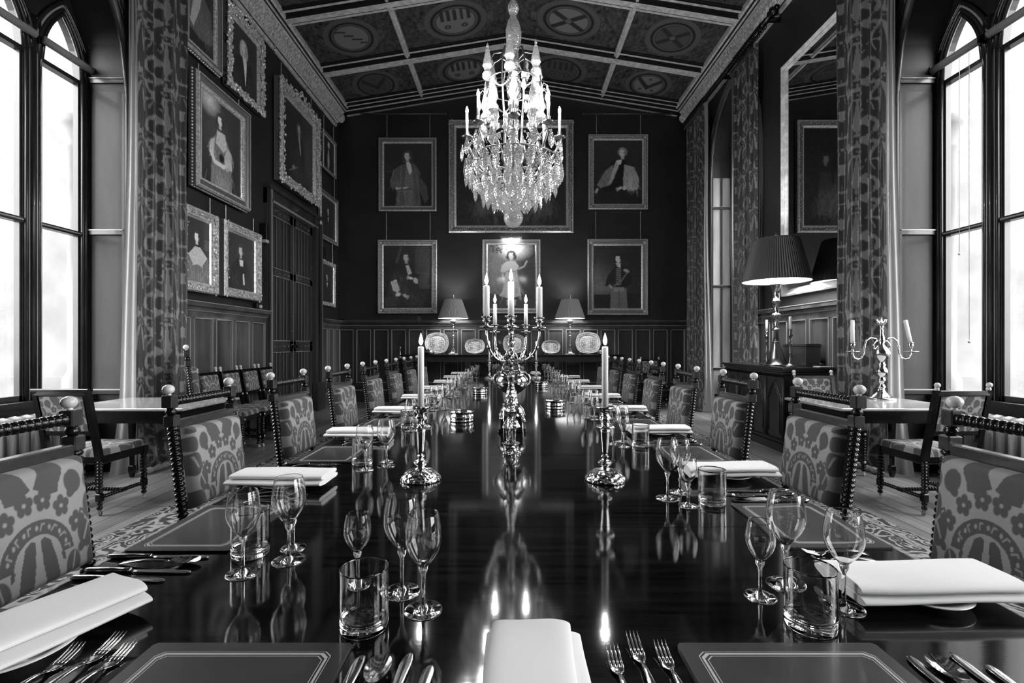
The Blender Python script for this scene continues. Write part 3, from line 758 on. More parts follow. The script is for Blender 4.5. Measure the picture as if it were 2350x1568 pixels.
        c.a = .025+.09*np.exp(-((c.x-.1)**2*10+(c.y-.36)**2*16)); c.e(.1, .33, .14, .05, .14, soft=.8); c.p([(0,0),(A,0),(A,.24),(0,.22)], .02)
        c.p([(m-.1,.32),(m+.14,.32),(m+.16,0),(m-.12,0)], .13); c.l([(m+.02,.3),(m+.03,0)], .012, .06)
        c.p([(m-.04,.66),(m-.16,.52),(m-.2,.36),(m-.08,.34),(m+.14,.34),(m+.24,.42),(m+.2,.62),(m+.07,.68)], .018)
        for k in range(10): c.l([(m-.02,.63-k*.028),(m+.05,.64-k*.028)], .009, .28)
        c.p([(m-.06,.34),(m+.1,.34),(m+.1,.27),(m-.06,.27)], .2); c.e(m+.14, .6, .05, .025, .3, -.4); c.l([(m+.16,.58),(m+.06,.44),(m-.06,.36)], .02, .14)
        hand(c, m-.1, .34, .03, 2.4, .3); c.p([(m-.03,.72),(m+.05,.72),(m+.05,.65),(m,.66)], .5)
        head(c, m+.01, .79, .095, .012, 0, .6)
    elif kind == 'group':
        for (x, w) in ((.28,.1),(.5,.13),(.72,.15),(.9,.1)):
            c.p([(x-w*.5,.55),(x+w*.5,.55),(x+w,.12),(x-w,.1)], .045); folds(c, [(x,.3),(x+w*.4,.2),(x-w*.4,.2)], 50, .1, .06, .12)
            head(c, x, .68, .07, .03, .6, .25)
        c.a *= np.clip(1.1-c.y*.5, .4, 1); c.e(A*.62, .28, .16, .13, .07, soft=.4); folds(c, [(A*.62,.28)], 40, .14, .06, .12)
    elif kind == 'lady':
        c.e(m-.22, .94, .12, .1, .5, soft=.9, op=.9); c.a += .03*np.exp(-((c.x-m+.1)**2*9+(c.y-.6)**2*5))
        c.p([(m-.1,.6),(m-.2,.5),(m-.24,.36),(m-.18,.3),(m-.2,0),(m+.22,0),(m+.2,.3),(m+.22,.45),(m+.12,.6)], .14)
        c.p([(m-.08,.66),(m+.08,.66),(m+.12,.52),(m+.04,.44),(m-.1,.5)], .42)
        c.p([(m+.1,.55),(m+.21,.48),(m+.22,.28),(m+.1,.24),(m+.06,.34)], .36); c.p([(m-.12,.56),(m-.21,.5),(m-.23,.36),(m-.14,.38)], .36)
        c.l([(m-.19,.36),(m-.12,.28),(m+.05,.27)], .05, .55); hand(c, m+.05, .28, .03, .3, .6); c.e(m+.01, .36, .05, .05, .02)
        folds(c, [(m,.15),(m-.1,.15),(m+.1,.15)], 70, .28, .07, .16); folds(c, [(m+.15,.38),(m-.16,.44)], 30, .6, .04, .08)
        head(c, m-.02, .79, .095, .03, .6, .7)
    elif kind in ('wig', 'cravat', 'curls'):
        c.e(m, .5, .42*A, .48, .035, soft=.2)
        c.p([(m-.12,.56),(m-.3,.42),(m-.36,.0),(m+.36,0),(m+.3,.4),(m+.12,.56)], .022 if kind != 'cravat' else .03)
        hv = .3 if kind == 'wig' else .04
        folds(c, [(m-.18,.25),(m+.15,.22)], 30, .07, .07, .14)
        c.p([(m-.05,.6),(m+.07,.6),(m+.08,.42),(m+.05,.1),(m+.01,.36)] if kind == 'wig' else [(m-.05,.56),(m+.08,.56),(m+.07,.44),(m-.03,.44)], .6)
        if kind == 'curls': c.p([(m+.06,.3),(m+.1,.32),(m+.13,.12),(m+.08,.1)], .6)
        head(c, m, .72, .14, hv, 1., .55)
    elif kind == 'youth':
        c.p([(m-.1,.68),(m-.24,.6),(m-.26,.2),(m+.02,.14),(m+.24,.2),(m+.2,.6),(m+.06,.7)], .075)
        folds(c, [(m-.05,.4),(m+.15,.35)], 60, .14, .07, .14); c.p([(m-.06,.7),(m+.03,.72),(m-.02,.5),(m-.14,.22),(m-.2,.28),(m-.13,.6)], .3)
        head(c, m, .84, .1, .05, .5, .45); text_lines(c, m+.16, .95, .14, 4)
    elif kind == 'gown':
        c.p([(m-.08,.5),(m-.26,.4),(m-.34,.0),(m+.34,0),(m+.26,.42),(m+.1,.5)], .12); c.p([(m-.07,.56),(m+.07,.56),(m+.24,.42),(m+.12,.28),(m-.12,.28),(m-.22,.42)], .42)
        folds(c, [(m-.18,.2),(m+.15,.15),(m,.1)], 60, .3, .07, .12); c.l([(m-.12,.26),(m,.3),(m+.12,.26)], .02, .4)
        head(c, m-.02, .72, .12, .03, .4, .72); text_lines(c, m+.16, .7, .18, 8, .22)
    elif kind == 'baton':
        c.e(m+.25, .5, .14, .35, .05, soft=.5); c.p([(m-.1,.66),(m-.24,.56),(m-.27,.3),(m-.2,0),(m+.2,0),(m+.2,.5),(m+.1,.66)], .028)
        folds(c, [(m,.4),(m-.1,.2),(m+.1,.2)], 60, .06, .07, .14); c.p([(m,.68),(m+.05,.68),(m+.09,.42),(m+.06,.42)], .3); c.l([(m-.26,.1),(m-.02,.22)], .012, .16); hand(c, m-.15, .18, .03, .3, .25)
        head(c, m+.03, .76, .09, .07, .9, .36)
    elif kind == 'pale':
        c.e(m-.02, .3, .08, .25, .3, soft=.5); c.l([(m,.62),(m-.06,.4),(m,.2),(m-.05,.08)], .05, .45); head(c, m, .8, .12, .3, .4, .6)
    else:
        c.p([(m-.08,.5),(m-.22,.4),(m-.26,.1),(m+.26,.1),(m+.22,.4),(m+.08,.5)], .02); c.p([(m-.03,.52),(m+.05,.52),(m+.01,.38)], .5); folds(c, [(m,.25)], 12, .05, .07, .1)
        head(c, m, .68, .12, .03, 0, .42)
    c.blur(1); c.noise(.1, 2)
    return c

def frame_prof(fw, d, style):
    return [(0, 0), (0, d*.75), (fw*.12, d), (fw*.22, d), (fw*.27, d*.8), (fw*.34, d*.72), (fw*.62, d*.62), (fw*.7, d*.72), (fw*.8, d*.72), (fw*.86, d*.55), (fw, d*.38), (fw, d*.3)]
def painting(name, label, kind, w, h, fw, style, loc, rot, d=.07, chain=None, plate=False, lean=0.):
    root = thing('framed_portrait', label, 'painting', loc, rot=rot, group='oil portraits in gilt frames')
    mb = MB(); P = frame_prof(fw, d, style); rings = []
    for (i, z) in P: rings.append([(-w/2+i, -h/2+i, z), (w/2-i, -h/2+i, z), (w/2-i, h/2-i, z), (-w/2+i, h/2-i, z)])
    mid = 1 if style in ('ornate', 'carved') and w < 2 else 2
    for k in range(len(P)-1):
        for q in range(4): mb.add([rings[k][q], rings[k][(q+1) % 4], rings[k+1][(q+1) % 4], rings[k+1][q]], [(0,1,2,3)], (mid if 3 <= k <= 6 else 0) if k != 0 else 2)
    if style == 'fluted':
        for (L, ax) in ((w, 0), (h, 1)):
            n = int((L-fw*2)/.03)
            for i in range(n):
                t = -L/2+fw+(L-2*fw)*(i+.5)/n
                for q in (-1, 1):
                    o = q*((h if ax == 0 else w)/2-fw*.48)
                    a, b = (.007, fw*.15); (sx, sy, cx_, cy_) = (a, b, t, o) if ax == 0 else (b, a, o, t)
                    mb.box((cx_-sx, cy_-sy, d*.6), (cx_+sx, cy_+sy, d*.8))
    if style in ('fluted', 'corner'):
        for sx in (-1, 1):
            for sy in (-1, 1):
                mb.ball((sx*(w/2-fw*.48), sy*(h/2-fw*.48), d*.7), fw*.2, 10, 0, (1,1,.5))
                for a in range(6): mb.ball((sx*(w/2-fw*.48)+fw*.25*math.cos(a*PI/3), sy*(h/2-fw*.48)+fw*.25*math.sin(a*PI/3), d*.68), fw*.1, 8, 0, (1,1,.5))
    if style == 'beaded':
        per = [(-w/2+fw*.9, -h/2+fw*.9, w-1.8*fw, 0), (w/2-fw*.9, -h/2+fw*.9, 0, h-1.8*fw), (w/2-fw*.9, h/2-fw*.9, -(w-1.8*fw), 0), (-w/2+fw*.9, h/2-fw*.9, 0, -(h-1.8*fw))]
        for (x, y, dx, dy) in per:
            n = int(math.hypot(dx, dy)/.026)
            for i in range(n): mb.ball((x+dx*i/n, y+dy*i/n, d*.55), .0105, 6)
        per = [(-w/2, -h/2, w, 0), (w/2, -h/2, 0, h), (w/2, h/2, -w, 0), (-w/2, h/2, 0, -h)]
        for (x, y, dx, dy) in per:
            n = int(math.hypot(dx, dy)/.04)
            for i in range(n): mb.ball((x+dx*i/n, y+dy*i/n, d*.35), .016, 6)
    if style in ('ornate', 'carved'):
        big = 1. if style == 'ornate' else .55
        for (L, ax) in ((w, 0), (h, 1)):
            n = int(L/.035)
            for i in range(n+1):
                t = -L/2+L*i/n
                for q in (-1, 1):
                    for j in range(3 if style == 'ornate' else 1):
                        off = random.uniform(-.12 if style == 'ornate' else .2, .75)*fw; tt = t+random.uniform(-.015, .015)
                        if ax == 0 and q == 1 and style == 'ornate': off -= .06*math.exp(-(t/(w*.2))**2)*2
                        o = q*((h if ax == 0 else w)/2-off); p = (tt, o) if ax == 0 else (o, tt)
                        mb.ball((p[0], p[1], d*(.8+.2*random.random())), random.uniform(.012, .022)*big*1.3, 6, 1, (1, 1, .7))
            for q in (-1, 1):                              # scrolls
                for i in range(5):
                    t = -L/2+L*(i+.5)/5; o = q*((h if ax == 0 else w)/2-fw*.3); pts = []
                    for a in range(9):
                        th = a*.6; r_ = .012+.006*a*big; p = (t+r_*math.cos(th), o+r_*math.sin(th)) if ax == 0 else (o+r_*math.cos(th), t+r_*math.sin(th)); pts.append((p[0], p[1], d*.95))
                    mb.tube(pts, .008*big+.002, 5, 1)
    mb.build('frame', ['gilt', 'gilt_ornate', 'gilt_mid'], root)
    mb = MB(); cw, ch = w-2*fw+.01, h-2*fw+.01; c = art(kind, cw/ch)
    grid_add(mb, c.nx, c.ny, lambda u, v: ((u-.5)*cw, (v-.5)*ch, .3*d+0*u), c.a)
    mb.add([(-cw/2,-ch/2,.002),(cw/2,-ch/2,.002),(cw/2,ch/2,.002),(-cw/2,ch/2,.002)], [(3,2,1,0)])
    mb.build('canvas', 'paint', root, True)
    if plate: m2 = MB(); m2.box((-.07, -h/2+fw*.82, d*.6), (.07, -h/2+fw*.97, d*.75)); m2.build('name_plate', 'rib_gilt', root)
    if chain:
        for x in (-w*.36, w*.38):
            m2 = MB(); z0, z1 = h/2-.01, h/2+chain; k = int(chain/.02); pts = []; rad = []
            for i in range(k*2+1): pts.append((x, z0+(z1-z0)*i/(k*2), .012)); rad.append(.009 if i % 2 else .004)
            m2.tube(pts, rad, 6); m2.build('hanging_chain', 'gilt', root)
    return root
YB = WD-.035
def PB(x0, y0, x1, y1, label, kind, fw, style, **k):
    f = (YB-.03)/F; w, h = (x1-x0)*f, (y1-y0)*f
    return painting('', label, kind, w, h, fw, style, (((x0+x1)/2-CX)*f, YB, H+(CY-(y0+y1)/2)*f), (PI/2, 0, 0), **k)
PB(869, 317, 1002, 485, 'portrait of a standing man in long wig and coat, upper left of the far wall', 'coat', .12, 'plain', chain=.53)
PB(1030, 277, 1316, 535, 'very large dark group portrait behind the chandelier on the far wall', 'group', .17, 'carved', d=.1)
PB(1350, 309, 1487, 481, 'portrait of a clergyman with white sleeves, upper right of the far wall', 'bishop', .13, 'fluted', chain=.45)
PB(867, 551, 1003, 720, 'portrait of a seated man in dark robe with inscription, lower left of the far wall', 'seated', .13, 'fluted', chain=.62)
PB(1107, 550, 1240, 720, 'portrait of a small child in a white dress under the picture light', 'child', .12, 'plain')
PB(1348, 549, 1487, 723, 'portrait of an officer in braided tunic, lower right of the far wall', 'officer', .15, 'corner', chain=.63, plate=True)
def PL(y0, y1, z0, z1, label, kind, fw, style, d=.09, **k):
    return painting('', label, kind, y1-y0, z1-z0, fw, style, (-WX+.03, (y0+y1)/2, (z0+z1)/2), (PI/2, 0, PI/2), d=d, **k)
PL(5.68, 6.42, 4.86, 6.1, 'portrait of a youth in a grey coat, highest picture beside the left curtain', 'youth', .12, 'beaded')
PL(6.55, 7.5, 4.84, 5.98, 'portrait of a man in a pale wig, carved frame, top of the left wall', 'wig', .13, 'ornate', chain=.1)
PL(5.86, 7.06, 3.24, 4.66, 'large portrait of a lady in a silvery dress on the left wall', 'lady', .15, 'beaded', d=.12, chain=.15)
PL(7.96, 9.6, 4.02, 5.74, 'large portrait of a man with a baton, heavily carved gilt frame above the door', 'baton', .2, 'ornate', d=.13, chain=.34)
PL(9.94, 10.68, 4.95, 5.75, 'small portrait with a pale figure, top of three beside the far left corner', 'pale', .075, 'plain', d=.05, chain=.32)
PL(9.78, 10.76, 3.48, 4.49, 'small dark portrait, middle of three beside the far left corner', 'bust', .1, 'plain', d=.06, chain=.45)
PL(9.8, 10.63, 2.12, 3.06, 'small dark portrait, lowest of three beside the far left corner', 'bust2', .08, 'carved', d=.05, chain=.42)
PL(5.64, 6.34, 1.95, 2.98, 'portrait of a lady in low white gown with inscription, beside the left curtain', 'gown', .13, 'carved', chain=.22)
PL(6.47, 7.42, 1.96, 2.99, 'portrait of a long haired man in dark coat between the low panelling and the door', 'curls', .13, 'carved', chain=.22)
rd = thing('picture_rail', 'thin gilt picture rail high on the far wall', 'rail', (0, WD-.06, 0))
for (a, b) in ((-3.4, -1.5), (1.62, 3.6)):
    mb = MB(); mb.tube([(a, 0, 6.52), (b, 0, 6.52)], .02, 8); mb.ball((a, 0, 6.52), .03, 8); mb.ball((b, 0, 6.52), .03, 8)
    for k in (.2, .8): mb.box((a+(b-a)*k-.02, 0, 6.5), (a+(b-a)*k+.02, .06, 6.54))
    mb.build('rod', 'gilt_dark', rd)
hk = thing('picture_hooks', 'row of bright picture hooks under the carved cornice on the left wall', 'hooks', (-WX+.03, 0, 0))
for y in (6.62, 7.2, 7.9, 9.1, 9.95, 10.6):
    mb = MB(); mb.tube([(.01, y, 6.2), (.06, y, 6.17), (.05, y, 6.09), (.01, y, 6.1)], .008, 6); mb.build('hook', 'cutlery_steel', hk)
pl = thing('picture_light', 'brass picture light glowing above the portrait of the child', 'lamp', ((1173-CX)*YB/F, YB-.02, H+(CY-553)*YB/F))
mb = MB(); mb.tube([(-.24,-.12,.04),(.24,-.12,.04)], .032, 12); mb.tube([(0,.0,.07),(0,-.06,.12),(0,-.12,.06)], .01, 8); mb.ball((0, 0, .07), .03, 8, 0, (1,.3,1)); mb.build('shade', 'gilt', pl)
mb = MB(); mb.tube([(-.2,-.11,.0),(.2,-.11,.0)], .014, 10); mb.build('bulb', 'picture_bulb', pl)
# little fittings
for (y, z, lb) in ((7.6, 3.02, 'dark wall lamp with a white underside left of the door'), (9.93, 3.12, 'dark wall lamp with a white underside right of the door')):
    r = thing('wall_sensor', lb, 'wall fitting', (-WX, y, z)); mb = MB(); mb.cbox(.06, 0, .06, .1, .08, .26, .006); mb.build('housing', 'iron', r); mb = MB(); mb.cbox(.06, 0, -.095, .11, .09, .05, .008); mb.build('diffuser', 'white_plastic', r)
r = thing('wall_sensor', 'small round white sensor on the panelling ledge left of the door', 'wall fitting', (-WX, 7.42, 1.84)); mb = MB(); mb.cbox(.05, -.05, .05, .06, .05, .1, .006); mb.build('housing', 'iron', r); mb = MB(); mb.ball((.09, 0, .045), .03, 10); mb.build('lens', 'white_plastic', r)
mb = MB(); mb.cbox((962-CX)*WD/F, WD-.012, 1.31+59*WD/F, .09, .024, .09, .004); mb.cbox((962-CX)*WD/F, WD-.026, 1.31+59*WD/F, .03, .01, .03, .002)
tag(mb.build('wall_switch', 'gilt_dark'), 'small square wall switch below the seated man portrait', 'switch')
mb = MB(); mb.lathe([(.0,.3),(.02,.29),(.024,.26),(.012,.24),(.012,.16),(.02,.12),(.05,.05),(.05,.02),(.0,0)], 12, X=Matrix.Translation((-2.52, WD-.11, .96)))
mb.tube([(-2.52, WD-.04, 1.2), (-2.52, WD-.11, 1.24)], .008, 6)
tag(mb.build('bell_pull', 'brass'), 'small pear shaped brass bell pull on the far panelling left of the sideboard', 'bell pull')

# ---- mirror on the right wall
mr = thing('wall_mirror', 'tall rectangular gilt framed mirror above the carved sideboard', 'mirror', (WX-.03, 6.1, 3.64), rot=(PI/2, 0, -PI/2))
mw, mh = 1.72, 3.3; mb = MB()
P = [(0,0),(0,.05),(.02,.065),(.045,.05),(.05,.035),(.075,.04),(.09,.025),(.1,.012)]
for k in range(len(P)-1):
    r0 = [(sx*(mw/2-P[k][0]), sy*(mh/2-P[k][0]), P[k][1]) for sx, sy in ((-1,-1),(1,-1),(1,1),(-1,1))]
    r1 = [(sx*(mw/2-P[k+1][0]), sy*(mh/2-P[k+1][0]), P[k+1][1]) for sx, sy in ((-1,-1),(1,-1),(1,1),(-1,1))]
    for q in range(4): mb.add([r0[q], r0[(q+1) % 4], r1[(q+1) % 4], r1[q]], [(0,1,2,3)])
mb.build('frame', 'rib_gilt', mr)
mb = MB(); mb.box((-mw/2+.09, -mh/2+.09, .004), (mw/2-.09, mh/2-.09, .012)); mb.build('mirror_glass', 'mirror_glass', mr)

# ------------------------------------------------------------------ chairs
PAD = damask(150, 170, .085, .34)
def pad(parent, w, h, t, name='backrest', loc=(0,0,0), tilt=0., seat=False):
    mb = MB()
    def fn(u, v):
        e = np.minimum(np.minimum(u, 1-u)*w, np.minimum(v, 1-v)*h)/.03
        q = t*(1-(1-np.clip(e, 0, 1))**2.2)**.5*(1+.12*np.sin(PI*u)*np.sin(PI*v))
        return ((u-.5)*w, q, v*h) if not seat else ((u-.5)*w, (v-.5)*h, q)
    grid_add(mb, PAD.shape[1], PAD.shape[0], fn, PAD if not seat else PAD*.8, flip=not seat)
    if seat: mb.add([(-w/2,-h/2,0),(w/2,-h/2,0),(w/2,h/2,0),(-w/2,h/2,0)], [(3,2,1,0)], c=[.1]*4)
    else: mb.add([(-w/2,0,0),(w/2,0,0),(w/2,0,h),(-w/2,0,h)], [(3,2,1,0)][::-1], c=[.1]*4)
    o = mb.build(name, 'fabric', parent, True); o.location = loc; o.rotation_euler = (tilt, 0, 0); return o
def caster(mb, x, y):
    mb.tube([(x, y, .055), (x, y, .03)], .012, 8); mb.ball((x, y+.006, .018), .018, 10, 0, (.6, 1, 1))
def make_dining_chair():
    """bobbin-turned hall chair; faces +y; back posts lean from y=-.2 at the seat to -.27 at the top"""
    t = thing('dining_chair', 'proto', 'chair'); W = .235
    yb = lambda z: -.2-.07*max(0, (z-.45))/.62
    for s in (-1, 1):
        mb = MB(); x = s*W
        mb.cbox(x, -.2, .45, .045, .045, .09, .003, 1)
        mb.bob((x, -.2, .16), (x, -.2, .41), .022, .024); mb.cbox(x, -.2, .13, .042, .042, .06, .003, 1); mb.bob((x, -.2, .05), (x, -.2, .1), .02, .025)
        mb.bob((x, yb(.49), .49), (x, yb(.925), .925), .024, .0225)
        mb.cbox(x, yb(.95), .95, .046, .05, .052, .004, 1); mb.tube([(x, yb(.975), .975), (x, yb(.99), .99), (x, yb(1.01), 1.01)], [.014, .024, .014], 12)
        mb.cbox(x, yb(1.038), 1.038, .046, .05, .058, .004, 1)
        p = mb.build('back_leg', ['chair_wood', 'block_wood'], t)
        fb = MB(); fb.tube([(x, yb(1.06), 1.062), (x, yb(1.07), 1.07), (x, yb(1.08), 1.078)], [.012, .009, .012], 10); fb.ball((x, yb(1.09), 1.093), .0235, 16, 0, (1.08, 1.08, .95))
        fb.build('ball_finial', 'ivory', p)
        cb_ = MB(); caster(cb_, x, -.2); cb_.build('caster', 'brass', p)
        mb = MB(); mb.cbox(x, .2, .43, .045, .045, .07, .003, 1); mb.bob((x, .2, .16), (x, .2, .4), .023, .024); mb.cbox(x, .2, .13, .042, .042, .06, .003, 1); mb.bob((x, .2, .05), (x, .2, .1), .02, .025)
        p = mb.build('front_leg', ['chair_wood', 'block_wood'], t)
        cb_ = MB(); caster(cb_, x, .2); cb_.build('caster', 'brass', p)
        mb = MB(); mb.bob((x, -.18, .13), (x, .18, .13), .016, .022); mb.build('stretcher', 'chair_wood', t)
    mb = MB(); mb.bob((-W+.02, yb(1.036), 1.036), (W-.02, yb(1.036), 1.036), .0215, .0235, .55, 12); mb.build('top_rail', 'chair_wood', t)
    mb = MB(); mb.cbox(0, yb(.93), .93, 2*W-.04, .04, .04, .004); mb.build('back_rail', 'block_wood', t)
    mb = MB(); mb.cbox(0, yb(.56), .56, 2*W-.04, .03, .04, .004); mb.build('lower_rail', 'block_wood', t)
    mb = MB(); mb.bob((-W+.01, .0, .13), (W-.01, .0, .13), .016, .022); mb.build('stretcher', 'chair_wood', t)
    pad(t, .415, .375, .055, 'backrest', (0, yb(.54)+.012, .54), .112)
    mb = MB(); mb.cbox(0, -.18, .45, 2*W-.04, .03, .06); mb.cbox(0, .2, .43, 2*W-.04, .03, .06)
    for s in (-1, 1): mb.cbox(s*W, 0, .44, .03, .37, .06)
    mb.build('seat_frame', 'chair_wood', t)
    pad(t, .47, .4, .06, 'seat', (0, .0, .455), 0, True)
    return t
def make_side_chair(balls=True):
    """lower back-stool: plain square back posts, framed pad, bobbin front legs"""
    t = thing('side_chair', 'proto', 'chair'); W = .2
    yb = lambda z: -.21-.1*max(0, (z-.45))/.5
    for s in (-1, 1):
        x = s*W; mb = MB()
        vs = []
        for (z, w_) in ((.42, .024), (.965, .017)): vs += [(x-w_, yb(z)-.017, z), (x+w_, yb(z)-.017, z), (x+w_, yb(z)+.017, z), (x-w_, yb(z)+.017, z)]
        mb.add(vs, [(3,2,1,0),(4,5,6,7),(0,1,5,4),(1,2,6,5),(2,3,7,6),(3,0,4,7)])
        mb.bob((x, -.21, .17), (x, -.21, .42), .022, .026); mb.cbox(x, -.21, .14, .04, .04, .06); mb.bob((x, -.21, .045), (x, -.21, .11), .02, .03)
        p = mb.build('back_leg', 'chair_wood', t)
        if balls:
            fb = MB(); fb.ball((x, yb(.965), .975), .017, 12); fb.tube([(x, yb(.98), .975), (x, yb(.98), 1.0)], .007, 8); fb.ball((x, yb(.99), 1.005), .02, 14); fb.build('ball_finial', 'ivory', p)
            fb = MB(); fb.ball((x, yb(.66)+.022, .64), .014, 10, 0, (1,.5,1)); fb.build('stud', 'ivory', p)
        cb_ = MB(); caster(cb_, x, -.21); cb_.build('caster', 'brass', p)
        mb = MB(); mb.cbox(x, .21, .42, .045, .045, .07); mb.bob((x, .21, .17), (x, .21, .39), .025, .028); mb.cbox(x, .21, .14, .04, .04, .06); mb.bob((x, .21, .045), (x, .21, .11), .021, .03)
        p = mb.build('front_leg', 'chair_wood', t)
        fb = MB(); fb.ball((x, .234, .42), .013, 10, 0, (1,.4,1)); fb.ball((x, .232, .14), .013, 10, 0, (1,.4,1)); fb.build('stud', 'ivory', p)
        cb_ = MB(); caster(cb_, x, .21); cb_.build('caster', 'ivory', p)
        mb = MB(); mb.bob((x, -.19, .14), (x, .19, .14), .017, .024); mb.cbox(x, 0, .14, .03, .06, .03); mb.build('stretcher', 'chair_wood', t)
    mb = MB(); mb.bob((-W+.01, 0, .14), (W-.01, 0, .14), .017, .024); mb.build('stretcher', 'chair_wood', t)
    mb = MB(); mb.cbox(0, yb(.64), .64, 2*W, .03, .04, .003); mb.build('lower_rail', 'chair_wood', t)
    mb = MB(); mb.cbox(0, yb(.945), .945, 2*W, .034, .04, .003)
    if not balls: mb.cbox(0, yb(.965), .968, 2*W+.05, .045, .02, .003)
    mb.build('back_rail', 'chair_wood', t)
    pad(t, .345, .275, .035, 'backrest', (0, yb(.66)+.004, .66), .19)
    o = [c for c in t.children if c.name.startswith('backrest')][0]
    mb = MB(); vs = PAD
    def fn(u, v): return (u-.5)*.335, -.022+0*u, v*.27
    grid_add(mb, PAD.shape[1], PAD.shape[0], fn, PAD[:, ::-1], flip=False); q = mb.build('back_cover', 'fabric', t, True); q.location = o.location; q.rotation_euler = o.rotation_euler
    mb = MB()
    mb.cbox(0, -.2, .43, 2*W-.03, .03, .07); mb.cbox(0, .21, .42, 2*W-.03, .03, .06)
    for s in (-1, 1): mb.cbox(s*W, 0, .425, .03, .38, .065)
    mb.build('seat_frame', 'chair_wood', t)
    pad(t, .43, .45, .055, 'seat', (0, .005, .45), 0, True)
    return t
ORD = ['nearest', 'second', 'third', 'fourth', 'fifth', 'sixth', 'seventh', 'eighth']
C0 = make_dining_chair(); first = True
PITCH = .94; SY = [1.47+PITCH*k for k in range(8)]
def orient(side): return -PI/2 if side < 0 else PI/2       # chair faces +x on the left side
for side, sd in ((-1, 'left'), (1, 'right')):
    for k in range(8):
        y = (SY[k]-.02*k*0) if side > 0 else 1.47+.955*k
        lab = 'tall bobbin-turned chair with ivory finials, %s on the %s side of the table' % (ORD[k], sd)
        lx = side*1.285 + random.uniform(-.01, .01); rz = orient(side)+random.uniform(-.02, .02)
        if first: c = C0; c.location = (lx, y, .012); c.rotation_euler = (0, 0, rz); tag(c, lab, 'chair', 'tall chairs around the long table'); first = False
        else: c = dup(C0, (lx, y, .012), rz, lab, 'tall chairs around the long table')
dup(C0, (.03, 9.02, .012), PI, 'tall chair with patterned back at the far head of the long table', 'tall chairs around the long table', scale=(.95,.95,.97))
S0 = make_side_chair(True); S0.location = (3.33, 3.9, 0); S0.rotation_euler = (0, 0, .04); tag(S0, 'low damask chair with ball finials, back to the camera at the right side table', 'chair', 'low damask chairs')
S1 = make_side_chair(False); S1.location = (-3.33, 3.9, 0); S1.rotation_euler = (0, 0, -.04); tag(S1, 'low damask chair with a plain topped back, at the left side table', 'chair', 'low damask chairs')
dup(S0, (3.3, 5.02, 0), PI-.05, 'low damask chair with a pale patterned back in front of the carved sideboard', 'low damask chairs')
for k, y in enumerate((5.9, 6.36, 6.82, 7.28)):
    dup(S0, (-3.4, y, 0), -PI/2+.06, 'low damask chair against the left panelling, %s in its row counted from the curtain' % ['first', 'second', 'third', 'last'][k], 'low damask chairs')
dup(S0, (3.08, 10.5, 0), PI, 'low damask chair against the far wall near the right corner', 'low damask chairs')
dup(C0, (-3.2, 5.26, 0), -.985, 'very tall bobbin-turned chair at the edge of the left curtain', 'tall chairs around the long table', scale=(1.05, 1.05, 1.17))

# ------------------------------------------------------------------ tables
TY0, TY1, TX = .32, 8.78, 1.04
dt = thing('dining_table', 'very long polished dark dining table laid for dinner', 'table', (0, TY0, 0))
seams = [TY0, 1.455, 2.405, 3.9, 5.4, 6.9, TY1]
for i in range(len(seams)-1):
    a, b = seams[i]-TY0+.0014, seams[i+1]-TY0-.0014; mb = MB()
    def sec(x0, k): return [(x0, -1*0+z) for z in (0,)]
    P = [(-TX, T-.012), (-TX+.004, T-.004), (-TX+.014, T), (TX-.014, T), (TX-.004, T-.004), (TX, T-.012), (TX-.004, T-.026), (TX-.02, T-.03), (TX-.035, T-.045), (-TX+.035, T-.045), (-TX+.02, T-.03), (-TX+.004, T-.026)]
    mb.prism(P[::-1], lambda u, v: (u, a, v), lambda u, v: (u, b, v)); mb.build('table_leaf', 'table_wood', dt)
mb = MB(); mb.box((-TX+.16, .16, T-.14), (TX-.16, .19, T-.045)); mb.box((-TX+.16, TY1-TY0-.19, T-.14), (TX-.16, TY1-TY0-.16, T-.045))
for s in (-1, 1): mb.box((s*(TX-.16), .16, T-.14), (s*(TX-.19), TY1-TY0-.16, T-.045))
mb.build('apron', 'chair_wood', dt)
for yy in (.3, 2.3, 4.2, 6.2, 8.1):
    for s in (-1, 1):
        mb = MB(); mb.lathe([(.03,.012),(.045,.03),(.03,.06),(.05,.12),(.065,.3),(.04,.42),(.06,.46),(.045,.52),(.055,.6),(.055,.63)], 16, X=Matrix.Translation((s*(TX-.2), yy, 0))); mb.build('leg', 'chair_wood', dt)
def side_table(s, label):
    r = thing('side_table', label, 'table', (s*3.26, 4.4, 0)); zt = .78; mb = MB()
    mb.cbox(0, 0, zt-.0125, 1.1, .84, .025, .006); bevel(mb.build('table_top', 'pale_top', r), .004)
    mb = MB(); mb.box((-.5, -.38, zt-.13), (.5, -.36, zt-.025)); mb.box((-.5, .36, zt-.13), (.5, .38, zt-.025)); mb.box((-.5, -.38, zt-.13), (-.48, .38, zt-.025)); mb.box((.48, -.38, zt-.13), (.5, .38, zt-.025)); mb.build('apron', 'chair_wood', r)
    for x in (-.475, .475):
        for y in (-.355, .355):
            mb = MB(); vs = []
            prof = [(zt-.025, .028), (.12, .014), (.11, .022), (.07, .024), (0, .012)]
            for (z, w) in prof: vs += [(x-w, y-w, z), (x+w, y-w, z), (x+w, y+w, z), (x-w, y+w, z)]
            fs = [(0,1,2,3), (16,19,18,17)]
            for q in range(4):
                for j in range(4): fs.append((q*4+j, (q+1)*4+j, (q+1)*4+(j+1) % 4, q*4+(j+1) % 4))
            mb.add(vs, fs); mb.build('leg', 'chair_wood', r)
    return r
side_table(-1, 'small pale topped table with tapered legs beside the left window')
side_table(1, 'small pale topped table with tapered legs beside the right window, under the candelabrum')
